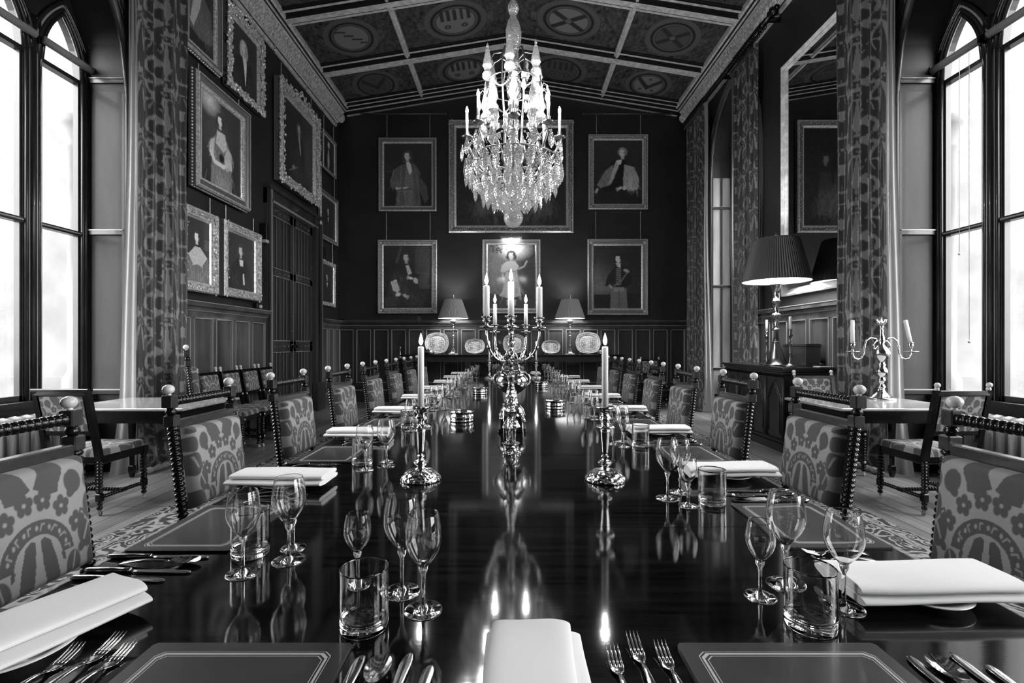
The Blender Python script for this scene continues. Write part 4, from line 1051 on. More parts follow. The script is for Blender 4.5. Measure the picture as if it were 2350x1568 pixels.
# far serving table
bt = thing('serving_table', 'long dark serving table against the far wall holding lamps and platters', 'table', (0, 10.58, 0)); ZB = 1.085
mb = MB(); mb.cbox(0, 0, ZB-.02, 4.75, .66, .04, .006); mb.build('table_top', 'chair_wood', bt)
mb = MB(); mb.box((-2.3, -.28, ZB-.15), (2.3, -.25, ZB-.04)); mb.box((-2.3, -.29, ZB-.155), (2.3, -.24, ZB-.14)); mb.build('apron', 'block_wood', bt)
for x in (-2.2, -.95, .95, 2.2):
    mb = MB(); mb.cbox(x, -.22, ZB-.22, .11, .11, .14); mb.lathe([(.04,0),(.055,.05),(.03,.1),(.05,.3),(.055,.5),(.035,.68),(.05,.74),(.035,.8)], 14, X=Matrix.Translation((x, -.22, 0))); mb.build('leg', 'block_wood', bt)
# carved sideboard on the right
sb = thing('sideboard', 'dark gothic sideboard with carved pointed arches under the mirror', 'sideboard', (3.6, 6.78, 0)); ZS = 1.03
X0s, X1s, Y0s, Y1s = -.31, .26, -.93, .64
mb = MB(); mb.box((X0s, Y0s, .12), (X1s, Y1s, ZS-.09)); bevel(mb.build('cabinet', 'chair_wood', sb))
mb = MB(); mb.box((X0s-.05, Y0s-.05, ZS-.03), (X1s+.03, Y1s+.05, ZS)); mb.box((X0s-.03, Y0s-.03, ZS-.055), (X1s+.03, Y1s+.03, ZS-.03)); mb.box((X0s-.015, Y0s-.015, ZS-.09), (X1s+.03, Y1s+.015, ZS-.06)); bevel(mb.build('worktop', 'block_wood', sb), .006)
mb = MB(); mb.box((X0s-.04, Y0s-.04, 0), (X1s+.03, Y1s+.04, .1)); mb.box((X0s-.02, Y0s-.02, .1), (X1s+.03, Y1s+.02, .14)); bevel(mb.build('plinth', 'chair_wood', sb), .005)
def gothic(mb, c, w, z0, z1, axis, fixed, out):
    pts = [(c-w, z0), (c-w, z1-w*1.3)]
    for k in range(1, 9): t = k/8; pts.append((c-w+w*t, z1-w*1.3+w*1.3*math.sin(t*PI/2)**1.0*(.55+.45*t)))
    R = pts+[(2*c-p[0], p[1]) for p in pts[::-1][1:]]
    P3 = [((fixed, p[0], p[1]) if axis == 'y' else (p[0], fixed, p[1])) for p in R]
    mb.tube(P3, .011, 6, 1)
    P4 = [((fixed+out*.004, c+(p[0]-c)*.8, z0+(p[1]-z0)*.93+.02) if axis == 'y' else (c+(p[0]-c)*.8, fixed+out*.004, z0+(p[1]-z0)*.93+.02)) for p in R]
    mb.tube(P4, .006, 5, 1)
for k in range(4):
    c = Y0s+(Y1s-Y0s)*(k+.5)/4
    mb = MB(); mb.box((X0s-.012, c-.19, .17), (X0s, c+.19, .9), 0); gothic(mb, c, .16, .2, .86, 'y', X0s-.014, -1)
    for q in (-1, 1): mb.tube([(X0s-.02, c+q*.21, .15), (X0s-.02, c+q*.21, .9)], .016, 8)
    mb.build('door_panel', ['dark_panel', 'block_wood'], sb)
mb = MB(); gothic(mb, 0, .2, .2, .86, 'x', Y0s-.012, -1); mb.build('end_panel', ['chair_wood', 'block_wood'], sb)
# wooden box, tray and small things on the sideboard
r = thing('wooden_box', 'dark lidded wooden box on the carved sideboard', 'box', (3.75, 6.27, ZS))
mb = MB(); mb.cbox(0, 0, .125, .19, .5, .25, .004); mb.build('body', 'box_wood', r); mb = MB(); mb.cbox(0, 0, .2675, .2, .52, .035, .004); mb.build('lid', 'box_wood', r)
r = thing('tray', 'small tray with oddments at the near end of the sideboard', 'tray', (3.78, 5.9, ZS))
mb = MB(); mb.cbox(0, 0, .006, .14, .14, .012, .003); mb.build('base', 'china', r)
mb = MB(); mb.cbox(.0, .02, .028, .05, .06, .03, .006); mb.build('lid', 'iron', r)
# ------------------------------------------------------------------ candles, lamps and silver
def add_light(name, loc, power, r=.02, kind='POINT', **k):
    l = bpy.data.lights.new(name, kind); l.energy = power
    if kind == 'POINT': l.shadow_soft_size = r
    for a, b in k.items(): setattr(l, a, b)
    o = bpy.data.objects.new(name, l); col.objects.link(o); o.location = loc
    return o
def flame_mb(x, y, z, s=1.):
    mb = MB(); mb.lathe([(0, -.002*s), (.0045*s, .003*s), (.0072*s, .011*s), (.0062*s, .02*s), (.003*s, .031*s), (0, .042*s)], 12, X=Matrix.Translation((x, y, z))); return mb
def add_candle(parent, x, y, z0, z1, r, lit=True, m='flame', tilt=None, fs=1.):
    mb = MB(); q = tilt or (0, 0)
    X = Matrix.Translation((x, y, z0)) @ Matrix.Shear('XY', 4, q) if False else Matrix.Translation((x, y, z0))
    h = z1-z0; mb.tube([(x, y, z0), (x+q[0]*h*.5, y+q[1]*h*.5, z0+h*.5), (x+q[0]*h*.98, y+q[1]*h, z1-.004), (x+q[0]*h, y+q[1]*h, z1)], [r*1.05, r, r, r*.8], 16)
    c = mb.build('candle', 'wax', parent)
    mb = MB(); mb.tube([(x+q[0]*h, y+q[1]*h, z1-.002), (x+q[0]*h, y+q[1]*h, z1+.009)], .0012, 5); mb.build('wick', 'iron', c)
    if lit: flame_mb(x, y, z1+.007, fs*1.15).build('candle_flame', m, c)
    return c
def table_candlestick(label, x, y, first=None):
    r = thing('candlestick', label, 'candlestick', (x, y, T), group='tall silver table candlesticks')
    mb = MB(); mb.lathe([(0,0),(.079,0),(.081,.006),(.078,.014),(.07,.018),(.066,.028),(.05,.04),(.03,.045),(.016,.05),(.014,.056),(.024,.064),(.029,.071),(.024,.078),(.013,.083),(.011,.09),(.017,.096),(.012,.102)], 40, flute=20, fl=.02); mb.build('base', 'silver_chased', r)
    mb = MB(); mb.lathe([(.011,.1),(.013,.12),(.019,.195),(.02,.205),(.012,.208)], 28); mb.build('stem', 'silver', r)
    mb = MB(); mb.lathe([(.012,.207),(.034,.213),(.037,.218),(.03,.222),(.016,.226),(.014,.235),(.021,.243),(.023,.252),(.016,.262),(.014,.268),(.022,.276),(.024,.284),(.036,.291),(.038,.297),(.03,.3),(.014,.3)], 32, flute=8, fl=.06); mb.build('socket', 'silver_chased', r)
    add_candle(r, 0, 0, .297, .54, .0125)
    return r
cs0 = table_candlestick('tall silver candlestick with lit candle, near left of the table', -.369, 1.96)
for (x, y, l) in ((.376, 1.955, 'tall silver candlestick with lit candle, near right of the table'), (-.36, 7.7, 'tall silver candlestick with lit candle, far left of the table'), (.385, 7.7, 'tall silver candlestick with lit candle, far right of the table')):
    dup(cs0, (x, y, T), random.uniform(0, 6), l)
for (x, y) in ((-.369,1.96), (.376,1.955), (-.36,7.7), (.385,7.7)): add_light('candle_glow', (x, y, T+.62), .8, .012)

# ---- central figure candelabrum
cn = thing('figure_candelabrum', 'silver candelabrum with an armoured figure holding a staff and five lit candles', 'candelabrum', (-.005, 2.42, T))
mb = MB(); mb.lathe([(0,0),(.048,0),(.05,.008),(.044,.013),(.038,.018),(.038,.044),(.044,.05),(.046,.056),(.03,.06),(0,.06)], 8, smooth=False); mb.build('plinth', 'silver_chased', cn)
mb = MB()                                                    # the figure, one continuous body
for s in (-1, 1):
    mb.tube([(s*.013,-.002,.06),(s*.014,-.001,.075),(s*.0135,.0,.1),(s*.015,-.004,.128),(s*.013,0,.165),(s*.009,.002,.19)], [.0065,.0065,.0095,.0085,.0145,.017], 10)
    mb.tube([(s*.013,.006,.063),(s*.016,-.018,.062)], [.0075,.006], 8)
mb.tube([(0,0,.175),(0,.001,.195),(0,.0,.22),(0,-.002,.255),(0,0,.272),(0,0,.285)], [.03,.022,.02,.029,.022,.009], 14, flat=.8)
mb.lathe([(.04,.15),(.034,.17),(.024,.2)], 14, flute=7, fl=.12)
mb.ball((0,-.002,.3), .016, 12, 0, (.9,1,1.15)); mb.ball((0,0,.309), .018, 12, 0, (1,1,.6)); mb.tube([(0,.01,.315),(.004,.02,.335),(.01,.028,.325)], [.006,.008,.003], 6)
mb.tube([(-.026,0,.262),(-.042,-.008,.235),(-.045,-.02,.208),(-.033,-.035,.215)], [.0125,.011,.009,.006], 8)
mb.tube([(.026,0,.262),(.044,-.004,.232),(.054,-.016,.205),(.062,-.026,.19)], [.0125,.011,.009,.006], 8)
mb.v = [(p[0]*1.12, p[1]*1.1, .06+(p[2]-.06)*.8) for p in mb.v]
f_ = mb.build('knight_figure', 'silver_figure', cn); rm_ = f_.modifiers.new('Remesh', 'REMESH'); rm_.mode = 'VOXEL'; rm_.voxel_size = .0028; rm_.use_smooth_shade = True
mb = MB(); mb.tube([(.062,-.03,.058),(.058,-.028,.13),(.054,-.024,.19)], .0028, 6); mb.ball((.054,-.024,.193), .006, 8); mb.build('staff', 'silver', cn)
mb = MB(); mb.tube([(-.036,-.034,.06),(-.037,-.036,.25)], .002, 6); mb.ball((-.037,-.036,.253), .005, 8); mb.build('sword', 'silver', cn)
mb = MB(); mb.tube([(0,.026,.06),(.003,.028,.14),(0,.022,.22),(0,.012,.26)], [.014,.012,.016,.022], 10)
for k in range(26):
    z = random.uniform(.1, .27); a = random.uniform(0, 6.28); mb.ball((.017*math.cos(a), .022+.015*math.sin(a), z), random.uniform(.006, .01), 6, 0, (1,1,1.5))
mb.build('tree_stump', 'silver_figure', cn)
mb = MB()                                                    # upper robed figure carrying the branches
mb.tube([(0,.01,.25),(.0,.008,.3),(.0,.006,.345),(0,.006,.365),(0,.006,.39),(0,.006,.402),(0,.006,.41)], [.034,.028,.019,.0215,.026,.018,.009], 14, flat=.8)
for q in range(7): a = q*.9; mb.tube([(.03*math.cos(a),.01+.024*math.sin(a),.25),(.023*math.cos(a),.008+.018*math.sin(a),.3),(.014*math.cos(a),.006+.01*math.sin(a),.345)], [.007,.005,.003], 6)
mb.ball((0,.006,.425), .0145, 12, 0, (.9,1,1.15))
for q in (-1, 1): mb.tube([(q*.022,.006,.395),(q*.042,0,.41),(q*.036,-.004,.445),(q*.02,0,.468)], [.009,.008,.0065,.005], 8)
u_ = mb.build('robed_figure', 'silver_figure', cn); m_ = u_.modifiers.new('Remesh', 'REMESH'); m_.mode = 'VOXEL'; m_.voxel_size = .0028; m_.use_smooth_shade = True
mb = MB()
for k in range(34):
    z = random.uniform(.445, .51); a = random.uniform(0, 6.28); R_ = .012+.02*math.sin((z-.445)/.065*PI); mb.ball((R_*math.cos(a), R_*math.sin(a), z), random.uniform(.007, .012), 6, 0, (1,1,1.4))
mb.lathe([(.008,.44),(.016,.47),(.024,.485),(.02,.5),(.012,.53),(.018,.56),(.012,.59),(.014,.62),(.03,.64),(.016,.65)], 16, flute=6, fl=.1)
mb.build('trunk', 'silver_figure', cn)
def cup(mb, x, y, z, s=1.):
    mb.lathe([(.006,-.045),(.01,-.035),(.034,-.03),(.036,-.026),(.012,-.022),(.009,-.012),(.016,-.004),(.02,.004),(.014,.012),(.026,.02),(.028,.024),(.012,.022)], 18, X=Matrix.Translation((x, y, z)) @ Matrix.Scale(s, 4), flute=6, fl=.07)
mb = MB(); cup(mb, 0, 0, .665, 1.1); mb.build('candle_socket', 'silver_chased', cn); add_candle(cn, 0, 0, .685, .862, .0155, fs=1.2)
add_light('candle_glow', (-.005, 2.42, T+.95), 1., .015)
for (x, y, zc, z1, r, fs) in ((-.118,-.09,.66,.832,.0145,1.1), (.137,-.09,.655,.826,.0145,1.1), (-.085,.13,.635,.762,.0098,.9), (.078,.13,.635,.762,.0098,.9)):
    mb = MB(); P0 = Vector((0, 0, .47)); pts = []
    for k in range(15):
        t = k/14; pts.append((x*math.sin(t*PI/2)**.9, y*math.sin(t*PI/2), .47+(zc-.04-.47)*(1-math.cos(t*PI/2))**1.2-.012*math.sin(t*PI)))
    mb.tube(pts, [.009-.004*k/14 for k in range(15)], 8)
    for k in (4, 7, 10): mb.ball(pts[k], .011, 8)
    for k in (3, 6, 9): mb.tube([pts[k], (pts[k][0]*1.05, pts[k][1]*1.05, pts[k][2]+.03)], [.005, .002], 6)
    a_ = mb.build('arm', 'silver', cn)
    mb = MB(); cup(mb, x, y, zc, .95 if r > .012 else .75); mb.build('candle_socket', 'silver_chased', cn)
    add_candle(cn, x, y, zc+.018, z1, r, fs=fs); add_light('candle_glow', (x-.005, 2.42+y, T+z1+.08), .6, .012)
# ---- trophy cup
tr = thing('trophy_cup', 'two handled silver cup on a black plinth behind the figure candelabrum', 'trophy', (.0, 3.08, T))
mb = MB(); mb.cbox(0, 0, .05, .155, .155, .09, .006); mb.cbox(0, 0, .012, .175, .175, .024, .004); mb.build('plinth', 'black_plinth', tr)
mb = MB(); mb.lathe([(0,.095),(.085,.095),(.088,.104),(.08,.115),(.074,.14),(.055,.165),(.03,.18),(.018,.188),(.016,.2),(.028,.207),(.016,.215),(.014,.225),(.03,.232),(.062,.25),(.09,.278),(.103,.31),(.1,.335),(.086,.352),(.08,.36),(.088,.372),(.09,.378),(.082,.376),(.075,.36),(.09,.32),(0,.26)], 44, flute=22, fl=.02); mb.build('cup', 'silver', tr)
for s in (-1, 1):
    mb = MB(); mb.tube([(s*(.088+.028*math.sin(t)), 0, .325+.04*math.cos(t)) for t in linsp(0, PI, 12)], .005, 8); mb.build('handle', 'silver', tr)
# ---- wine coasters
wc = thing('wine_coaster', 'round silver wine coaster with a wavy rim, nearest on the left of the table', 'coaster', (-.36, 3.46, T), group='silver wine coasters')
mb = MB(); mb.lathe([(0,.004),(.078,0),(.082,.004),(.083,.01),(.078,.014),(.083,.022),(.086,.036),(.081,.048),(.076,.054),(.082,.062),(.088,.068),(.09,.071),(.084,.07),(.078,.06),(.076,.014),(0,.012)], 48, flute=10, fl=.018); mb.build('bowl', 'silver', wc)
for (x, y, l) in ((.37, 4.15, 'round silver wine coaster with a wavy rim, nearer one on the right of the table'), (-.355, 5.35, 'round silver wine coaster with a wavy rim, farther one on the left of the table'), (.37, 6.15, 'round silver wine coaster with a wavy rim, farther one on the right of the table')): dup(wc, (x, y, T), 1., l)

# ---- two-branch candelabrum on the right side table
sc2 = thing('side_candelabrum', 'two branched silver candelabrum with unlit candles on the right side table', 'candelabrum', (3.56, 4.66, .78))
mb = MB(); mb.lathe([(0,0),(.118,0),(.12,.012),(.1,.02),(.085,.03),(.06,.05),(.035,.07),(.026,.1)], 32); mb.build('base', 'silver', sc2)
mb = MB(); mb.lathe([(.026,.1),(.038,.115),(.024,.135),(.02,.15),(.036,.17),(.03,.2),(.022,.215),(.046,.24),(.052,.27),(.04,.3),(.026,.315),(.036,.33),(.026,.345),(.03,.37),(.062,.4),(.074,.44),(.066,.475),(.035,.51),(.02,.53),(.03,.56),(.024,.6),(.014,.64),(.018,.66),(.01,.68),(.02,.7),(.008,.71)], 28); mb.build('stem', 'silver', sc2)
mb = MB()
for k in range(8):
    a = k*PI/4; mb.tube([(0,0,.7),(.03*math.cos(a),.03*math.sin(a),.73),(.04*math.cos(a),.04*math.sin(a),.77)], [.006,.009,.002], 6)
mb.tube([(0,0,.7),(0,0,.79)], [.012,.003], 8); mb.build('finial', 'silver', sc2)
for (s, tl) in ((-1, (0, 0)), (1, (-.22, 0))):
    mb = MB(); x1 = s*.28
    pts = [(s*.03,0,.5),(s*.05,0,.475),(s*.075,0,.49),(s*.08,0,.53),(s*.05,0,.56),(s*.02,0,.55)]
    mb.tube(pts, .008, 8)
    pts = [(s*.02,0,.55),(s*.06,0,.585),(s*.11,0,.59),(s*.15,0,.56),(s*.165,0,.5),(s*.17,0,.44),(s*.19,0,.4),(s*.225,0,.385),(s*.26,0,.395),(x1,0,.43),(x1,0,.46)]
    mb.tube(pts, .0085, 10); mb.ball((s*.165,0,.5), .014, 10); mb.build('arm', 'silver', sc2)
    mb = MB(); mb.lathe([(.008,.445),(.05,.455),(.066,.46),(.05,.462),(.012,.466),(.01,.48),(.02,.5),(.024,.525),(.02,.54),(.026,.545),(.012,.545)], 24, X=Matrix.Translation((x1, 0, 0))); mb.build('drip_pan', 'silver', sc2)
    add_candle(sc2, x1, 0, .53, .76, .0175, lit=False, tilt=tl)
# ---- big table lamp and two candlesticks on the sideboard
def bell_shade(parent, z0, z1, r0, r1, pleats, mcol):
    mb = MB(); n = pleats*2; vs = []; fs = []
    for (t) in (0, 1):
        for k in range(n):
            a = 2*PI*k/n; r = (r0+(r1-r0)*t)*(1+(.018 if k % 2 else -.018)); vs.append((r*math.cos(a), r*math.sin(a), z0+(z1-z0)*t))
    for k in range(n): fs.append((k, (k+1) % n, n+(k+1) % n, n+k))
    mb.add(vs, fs, 0); mb.tube([(r0*math.cos(a), r0*math.sin(a), z0) for a in linsp(0, 2*PI, 49)[:-1]], .006, 6, closed=True); mb.tube([(r1*math.cos(a), r1*math.sin(a), z1) for a in linsp(0, 2*PI, 49)[:-1]], .006, 6, closed=True)
    o = mb.build('lamp_shade', mcol, parent)
    mb = MB(); mb.lathe([(r0*.975, z0+.002), (r1*.97, z1-.002)], 48, cap=False); mb.build('shade_lining', 'shade_lining', o)
bl = thing('table_lamp', 'very large lamp with a wide dark pleated shade and silver column on the sideboard', 'lamp', (3.45, 6.32, ZS))
mb = MB(); mb.lathe([(0,0),(.14,0),(.145,.01),(.135,.02),(.12,.025),(.095,.12),(.055,.25),(.042,.3),(.048,.31),(.036,.32)], 32); mb.build('base', 'brass', bl)
mb = MB(); mb.lathe([(.036,.32),(.032,.45),(.05,.46),(.055,.47),(.05,.48),(.034,.49),(.035,.6),(.06,.64),(.07,.655),(.06,.67),(.036,.69),(.04,.82),(.055,.83),(.055,.845),(.042,.86),(.042,.99),(.06,1.02),(.075,1.05),(.08,1.07),(.02,1.08)], 28, flute=6, fl=.04); mb.build('column', 'silver', bl)
bell_shade(bl, 1.1, 1.64, .41, .27, 80, 'shade_cloth')
mb = MB(); mb.tube([(0,0,1.07),(0,0,1.7)], .008, 8); mb.lathe([(.01,1.65),(.03,1.66),(.016,1.68),(.024,1.7),(.01,1.72),(0,1.74)], 12)
for a in (0, PI/2): mb.tube([(-.27*math.cos(a), -.27*math.sin(a), 1.635), (.27*math.cos(a), .27*math.sin(a), 1.635)], .004, 6)
mb.build('harp', 'brass', bl)
mb = MB(); mb.ball((0.06, 0, 1.27), .045, 14); mb.ball((-.06, 0, 1.27), .045, 14); mb.build('bulb', 'bulb', bl)
add_light('lamp_glow', (3.45, 6.32, ZS+1.4), 60, .06)
def slim_stick(label, x, y):
    r = thing('candlestick', label, 'candlestick', (x, y, ZS)); mb = MB()
    mb.lathe([(0,0),(.085,0),(.088,.01),(.07,.016),(.05,.022),(.03,.04),(.014,.06),(.02,.075),(.012,.09),(.01,.16),(.018,.17),(.01,.18),(.01,.3),(.02,.315),(.01,.33),(.014,.36),(.03,.385),(.032,.39),(.018,.4),(.022,.44),(.026,.46),(.012,.46)], 20); mb.build('stem', 'brass', r)
    add_candle(r, 0, 0, .455, .62, .016, lit=False); return r
slim_stick('slim brass candlestick with unlit candle left of the big lamp', 3.58, 6.8); slim_stick('slim brass candlestick with unlit candle in front of the wooden box', 3.44, 5.98)

# ---- lamps and platters on the far serving table
fl_ = None
for (px, sd) in ((1040, 'left'), (1308, 'right')):
    r = thing('table_lamp', 'small lamp with grey pleated shade on the %s of the far serving table' % sd, 'lamp', ((px-CX)*10.62/F, 10.62, ZB))
    mb = MB(); mb.lathe([(0,0),(.11,0),(.1,.02),(.05,.06),(.02,.12),(.014,.14)], 6, smooth=False); mb.build('base', 'silver', r)
    mb = MB(); mb.tube([(.006*math.cos(k*1.3), .006*math.sin(k*1.3), .14+k*.012) for k in range(44)], .014, 8); mb.lathe([(.02,.38),(.035,.4),(.02,.42)], 12); mb.lathe([(.02,.66),(.06,.7),(.07,.74),(.03,.76)], 14); mb.build('stem', 'silver', r)
    bell_shade(r, .79, 1.2, .33, .19, 60, 'shade_cloth_grey')
    mb = MB(); mb.tube([(0,0,.74),(0,0,1.24)], .007, 8); mb.lathe([(.04,1.2),(.012,1.215),(.03,1.25),(.012,1.27),(.025,1.3),(0,1.33)], 12)
    for a in (0, PI/2): mb.tube([(-.19*math.cos(a), -.19*math.sin(a), 1.195), (.19*math.cos(a), .19*math.sin(a), 1.195)], .004, 6)
    mb.build('harp', 'silver', r)
    mb = MB(); mb.ball((0, 0, .9), .04, 12); mb.build('bulb', 'bulb', r)
    add_light('lamp_glow', ((px-CX)*10.62/F, 10.62, ZB+1.0), 34, .05)
def platter(label, px, w, h, name='platter'):
    r = thing(name, label, 'platter', ((px-CX)*10.8/F, 10.8, ZB), group='patterned china platters'); mb = MB(); nr, na = 34, 96; vs = []; cs = []; fs = []
    for i in range(nr+1):
        q = i/nr
        for k in range(na):
            a = 2*PI*k/na; e = 2.5; rr = 1/((abs(math.cos(a))**e+abs(math.sin(a))**e)**(1/e)); rr *= 1+.012*math.cos(8*a)*(q > .9)
            x, z = q*rr*w/2*math.cos(a), q*rr*h/2*math.sin(a); d = .03*max(0, (q-.68)/.32)**.8
            vs.append((x, -d, h/2+z)); n = math.sin(x*90+math.sin(z*70)*2)*math.cos(z*80+math.cos(x*60)*2)
            v = .88
            if .72 < q < .97: v = .2 if n > .25 else .85
            elif q < .6 and n > .3 and (abs(z) < h*.26 and abs(x) < w*.3): v = .16
            if .66 < q < .71: v = .35
            cs.append(v)
    for i in range(nr):
        for k in range(na): fs.append((i*na+k, i*na+(k+1) % na, (i+1)*na+(k+1) % na, (i+1)*na+k))
    mb.add(vs, fs, 0, True, cs); o = mb.build('plate', 'china_painted', r, True); o.rotation_euler = (-.16, 0, 0); o.location = (0, -.04, .014)
    mb = MB()
    for s in (-1, 1): mb.tube([(s*w*.2, -.12, .005), (s*w*.2, -.0, .006), (s*w*.2, .1, .15)], .005, 6); mb.tube([(s*w*.2, -.12, .005), (s*w*.2, -.12, .03)], .005, 6)
    mb.build('stand', 'iron', r); return r
platter('large octagonal patterned platter, leftmost on the far serving table', 1003, .53, .47)
platter('smaller patterned platter, second from the left on the far serving table', 1090, .44, .33)
platter('patterned platter behind the figure candelabrum, middle of the far serving table', 1180, .5, .44)
platter('smallest oblong patterned platter, second from the right on the far serving table', 1264, .41, .3)
platter('large octagonal patterned platter, rightmost on the far serving table', 1349, .55, .48)
for (px, sd) in ((984, 'left'), (1385, 'right')):
    r = thing('covered_dish', 'small bright covered silver dish at the %s end of the far serving table' % sd, 'dish', ((px-CX)*10.4/F, 10.42, ZB))
    mb = MB(); mb.lathe([(0,0),(.09,0),(.1,.02),(.13,.05),(.135,.055),(.06,.05)], 24); mb.build('dish', 'silver', r); mb = MB(); mb.lathe([(.12,.055),(.09,.09),(.03,.11),(.012,.12),(.02,.135),(0,.145)], 24); mb.build('lid', 'silver', r)

# ------------------------------------------------------------------ chandelier
CH = Vector((.012, 4.6, 0)); ch = thing('chandelier', 'great crystal chandelier with lit candle lamps and a glass ball hanging over the table', 'chandelier', tuple(CH))
mb = MB(); zt = 7.22
k = 0; z = 5.15
while z < 6.95:
    X = Matrix.Translation((0, 0, z)) @ Matrix.Rotation(PI/2*(k % 2), 4, 'Z'); mb.tube([(.02*math.cos(a), 0, .045*math.sin(a)) for a in linsp(0, 2*PI, 13)[:-1]], .006, 6, closed=True, X=X); z += .072; k += 1
mb.lathe([(.0,7.1),(.09,7.08),(.07,7.02),(.02,6.98),(.0,6.96)], 16); mb.build('chain', 'brass', ch)
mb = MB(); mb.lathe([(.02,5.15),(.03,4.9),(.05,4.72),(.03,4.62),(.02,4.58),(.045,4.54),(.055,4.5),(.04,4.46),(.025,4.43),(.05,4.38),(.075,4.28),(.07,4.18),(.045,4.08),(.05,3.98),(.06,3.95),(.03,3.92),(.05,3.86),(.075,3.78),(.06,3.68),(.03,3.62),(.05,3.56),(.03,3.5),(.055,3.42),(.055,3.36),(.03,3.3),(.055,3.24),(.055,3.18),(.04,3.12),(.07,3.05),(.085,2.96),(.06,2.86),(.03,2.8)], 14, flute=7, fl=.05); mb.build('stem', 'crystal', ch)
mb = MB()
for k in range(8):
    a = k*PI/4+PI/8; c, s = math.cos(a), math.sin(a)
    mb.tube([(r*c, r*s, z) for r, z in ((.05,4.0),(.12,4.06),(.2,4.03),(.26,3.92),(.27,3.75),(.23,3.5),(.2,3.3),(.22,3.1),(.27,2.98))], .009, 8)
for (R, z) in ((.27,3.76), (.22,3.06), (.43,3.04), (.3,2.8)): mb.tube([(R*math.cos(t), R*math.sin(t), z) for t in linsp(0, 2*PI, 37)[:-1]], .007, 6, closed=True)
for k in range(24):
    a = k*PI/12; c, s = math.cos(a), math.sin(a); mb.tube([(.06*c,.06*s,2.86),(.2*c,.2*s,2.82),(.43*c,.43*s,3.04)], .005, 5)
mb.build('cage', 'brass', ch)
def crystal_drop(L, w):
    mb = MB(); mb.lathe([(0,0),(.1*w,-.04*L),(.25*w,-.2*L),(.46*w,-.45*L),(.5*w,-.62*L),(.36*w,-.82*L),(0,-L)], 6, smooth=False, X=Matrix.Scale(.42, 4, (0,1,0))); return mb
for k in range(8):
    a = -PI/2+k*PI/4; c, s = math.cos(a), math.sin(a); mb = MB()
    mb.tube([(r*c, r*s, z) for r, z in ((.05,2.9),(.14,2.88),(.26,2.93),(.36,3.05),(.42,3.18),(.44,3.27))], .0105, 8); a_ = mb.build('arm', 'brass', ch)
    mb = MB(); mb.lathe([(.01,3.25),(.05,3.27),(.056,3.285),(.02,3.28),(.02,3.33),(.012,3.33)], 14, flute=7, fl=.06, X=Matrix.Translation((.44*c, .44*s, 0))); mb.build('drip_pan', 'brass', a_)
    mb = MB(); mb.tube([(.44*c,.44*s,3.3),(.44*c,.44*s,3.5)], .0125, 12); cd = mb.build('candle', 'wax', a_)
    mb = MB(); mb.lathe([(0,0),(.008,.004),(.014,.022),(.012,.042),(.005,.062),(0,.075)], 12, X=Matrix.Translation((.44*c, .44*s, 3.5))); mb.build('flame_bulb', 'chandelier_flame', cd)
    add_light('chandelier_glow', (CH.x+.44*c, CH.y+.44*s, 3.62), 17, .03)
spb = None
for j, (R, z0, hh, ph) in enumerate(((.26, 3.76, .36, PI/8), (.26, 3.42, .36, 0.))):
    for k in range(8 if j else 6):
        a = ph+k*2*PI/(8 if j else 6); mb = MB()
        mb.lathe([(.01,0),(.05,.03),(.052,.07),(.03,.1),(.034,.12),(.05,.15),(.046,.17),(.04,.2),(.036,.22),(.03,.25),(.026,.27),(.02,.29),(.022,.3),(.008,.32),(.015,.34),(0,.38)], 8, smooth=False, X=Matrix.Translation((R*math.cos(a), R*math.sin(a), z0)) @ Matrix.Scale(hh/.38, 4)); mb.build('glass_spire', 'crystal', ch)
cnt = 0
for (n, R, z, L, w, ph) in ((16, .47, 3.2, .17, .09, 0), (28, .455, 3.03, .2, .085, .1), (22, .38, 2.9, .2, .08, 0), (14, .27, 2.8, .2, .085, .1), (9, .15, 2.74, .16, .09, 0)):
    dm = None
    for k in range(n):
        a = ph+2*PI*k/n; rr = R*random.uniform(.97, 1.03)
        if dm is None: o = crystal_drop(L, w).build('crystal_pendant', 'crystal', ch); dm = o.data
        else: o = bpy.data.objects.new('crystal_pendant', dm); col.objects.link(o); o.parent = ch
        o.location = (rr*math.cos(a), rr*math.sin(a), z+random.uniform(-.015, .015)); o.rotation_euler = (random.uniform(-.06,.06), random.uniform(-.06,.06), a+PI/2+random.uniform(-.3,.3)); cnt += 1
mb = MB()                                                   # bead chains, rosettes and icicle drops too many to count
def bead(x, y, z, r): mb.ball((x, y, z), r, 6, smooth=False)
for k in range(8):
    a0, a1 = k*PI/4, (k+1)*PI/4
    for i in range(15):
        t = i/14; a = a0+(a1-a0)*t; bead(.44*math.cos(a), .44*math.sin(a), 3.24-.12*math.sin(PI*t), .011)
        bead(.27*math.cos(a), .27*math.sin(a), 3.74-.1*math.sin(PI*t), .009)
for k in range(30):
    a = k*2*PI/30
    for i in range(16):
        t = i/15; R = .45*(1-t)**.6+.1*t; bead(R*math.cos(a), R*math.sin(a), 3.03-.42*t**.8+random.uniform(-.006,.006), .0105)
for k in range(110):
    a = random.uniform(0, 2*PI); q = random.random(); R = .46*(1-q)+.12*q; z = 3.02-.34*q
    X = Matrix.Translation((R*math.cos(a), R*math.sin(a), z)); L = random.uniform(.08, .17); mb.lathe([(0,0),(.008,-.02),(.012,-L*.7),(0,-L)], 5, X=X, smooth=False)
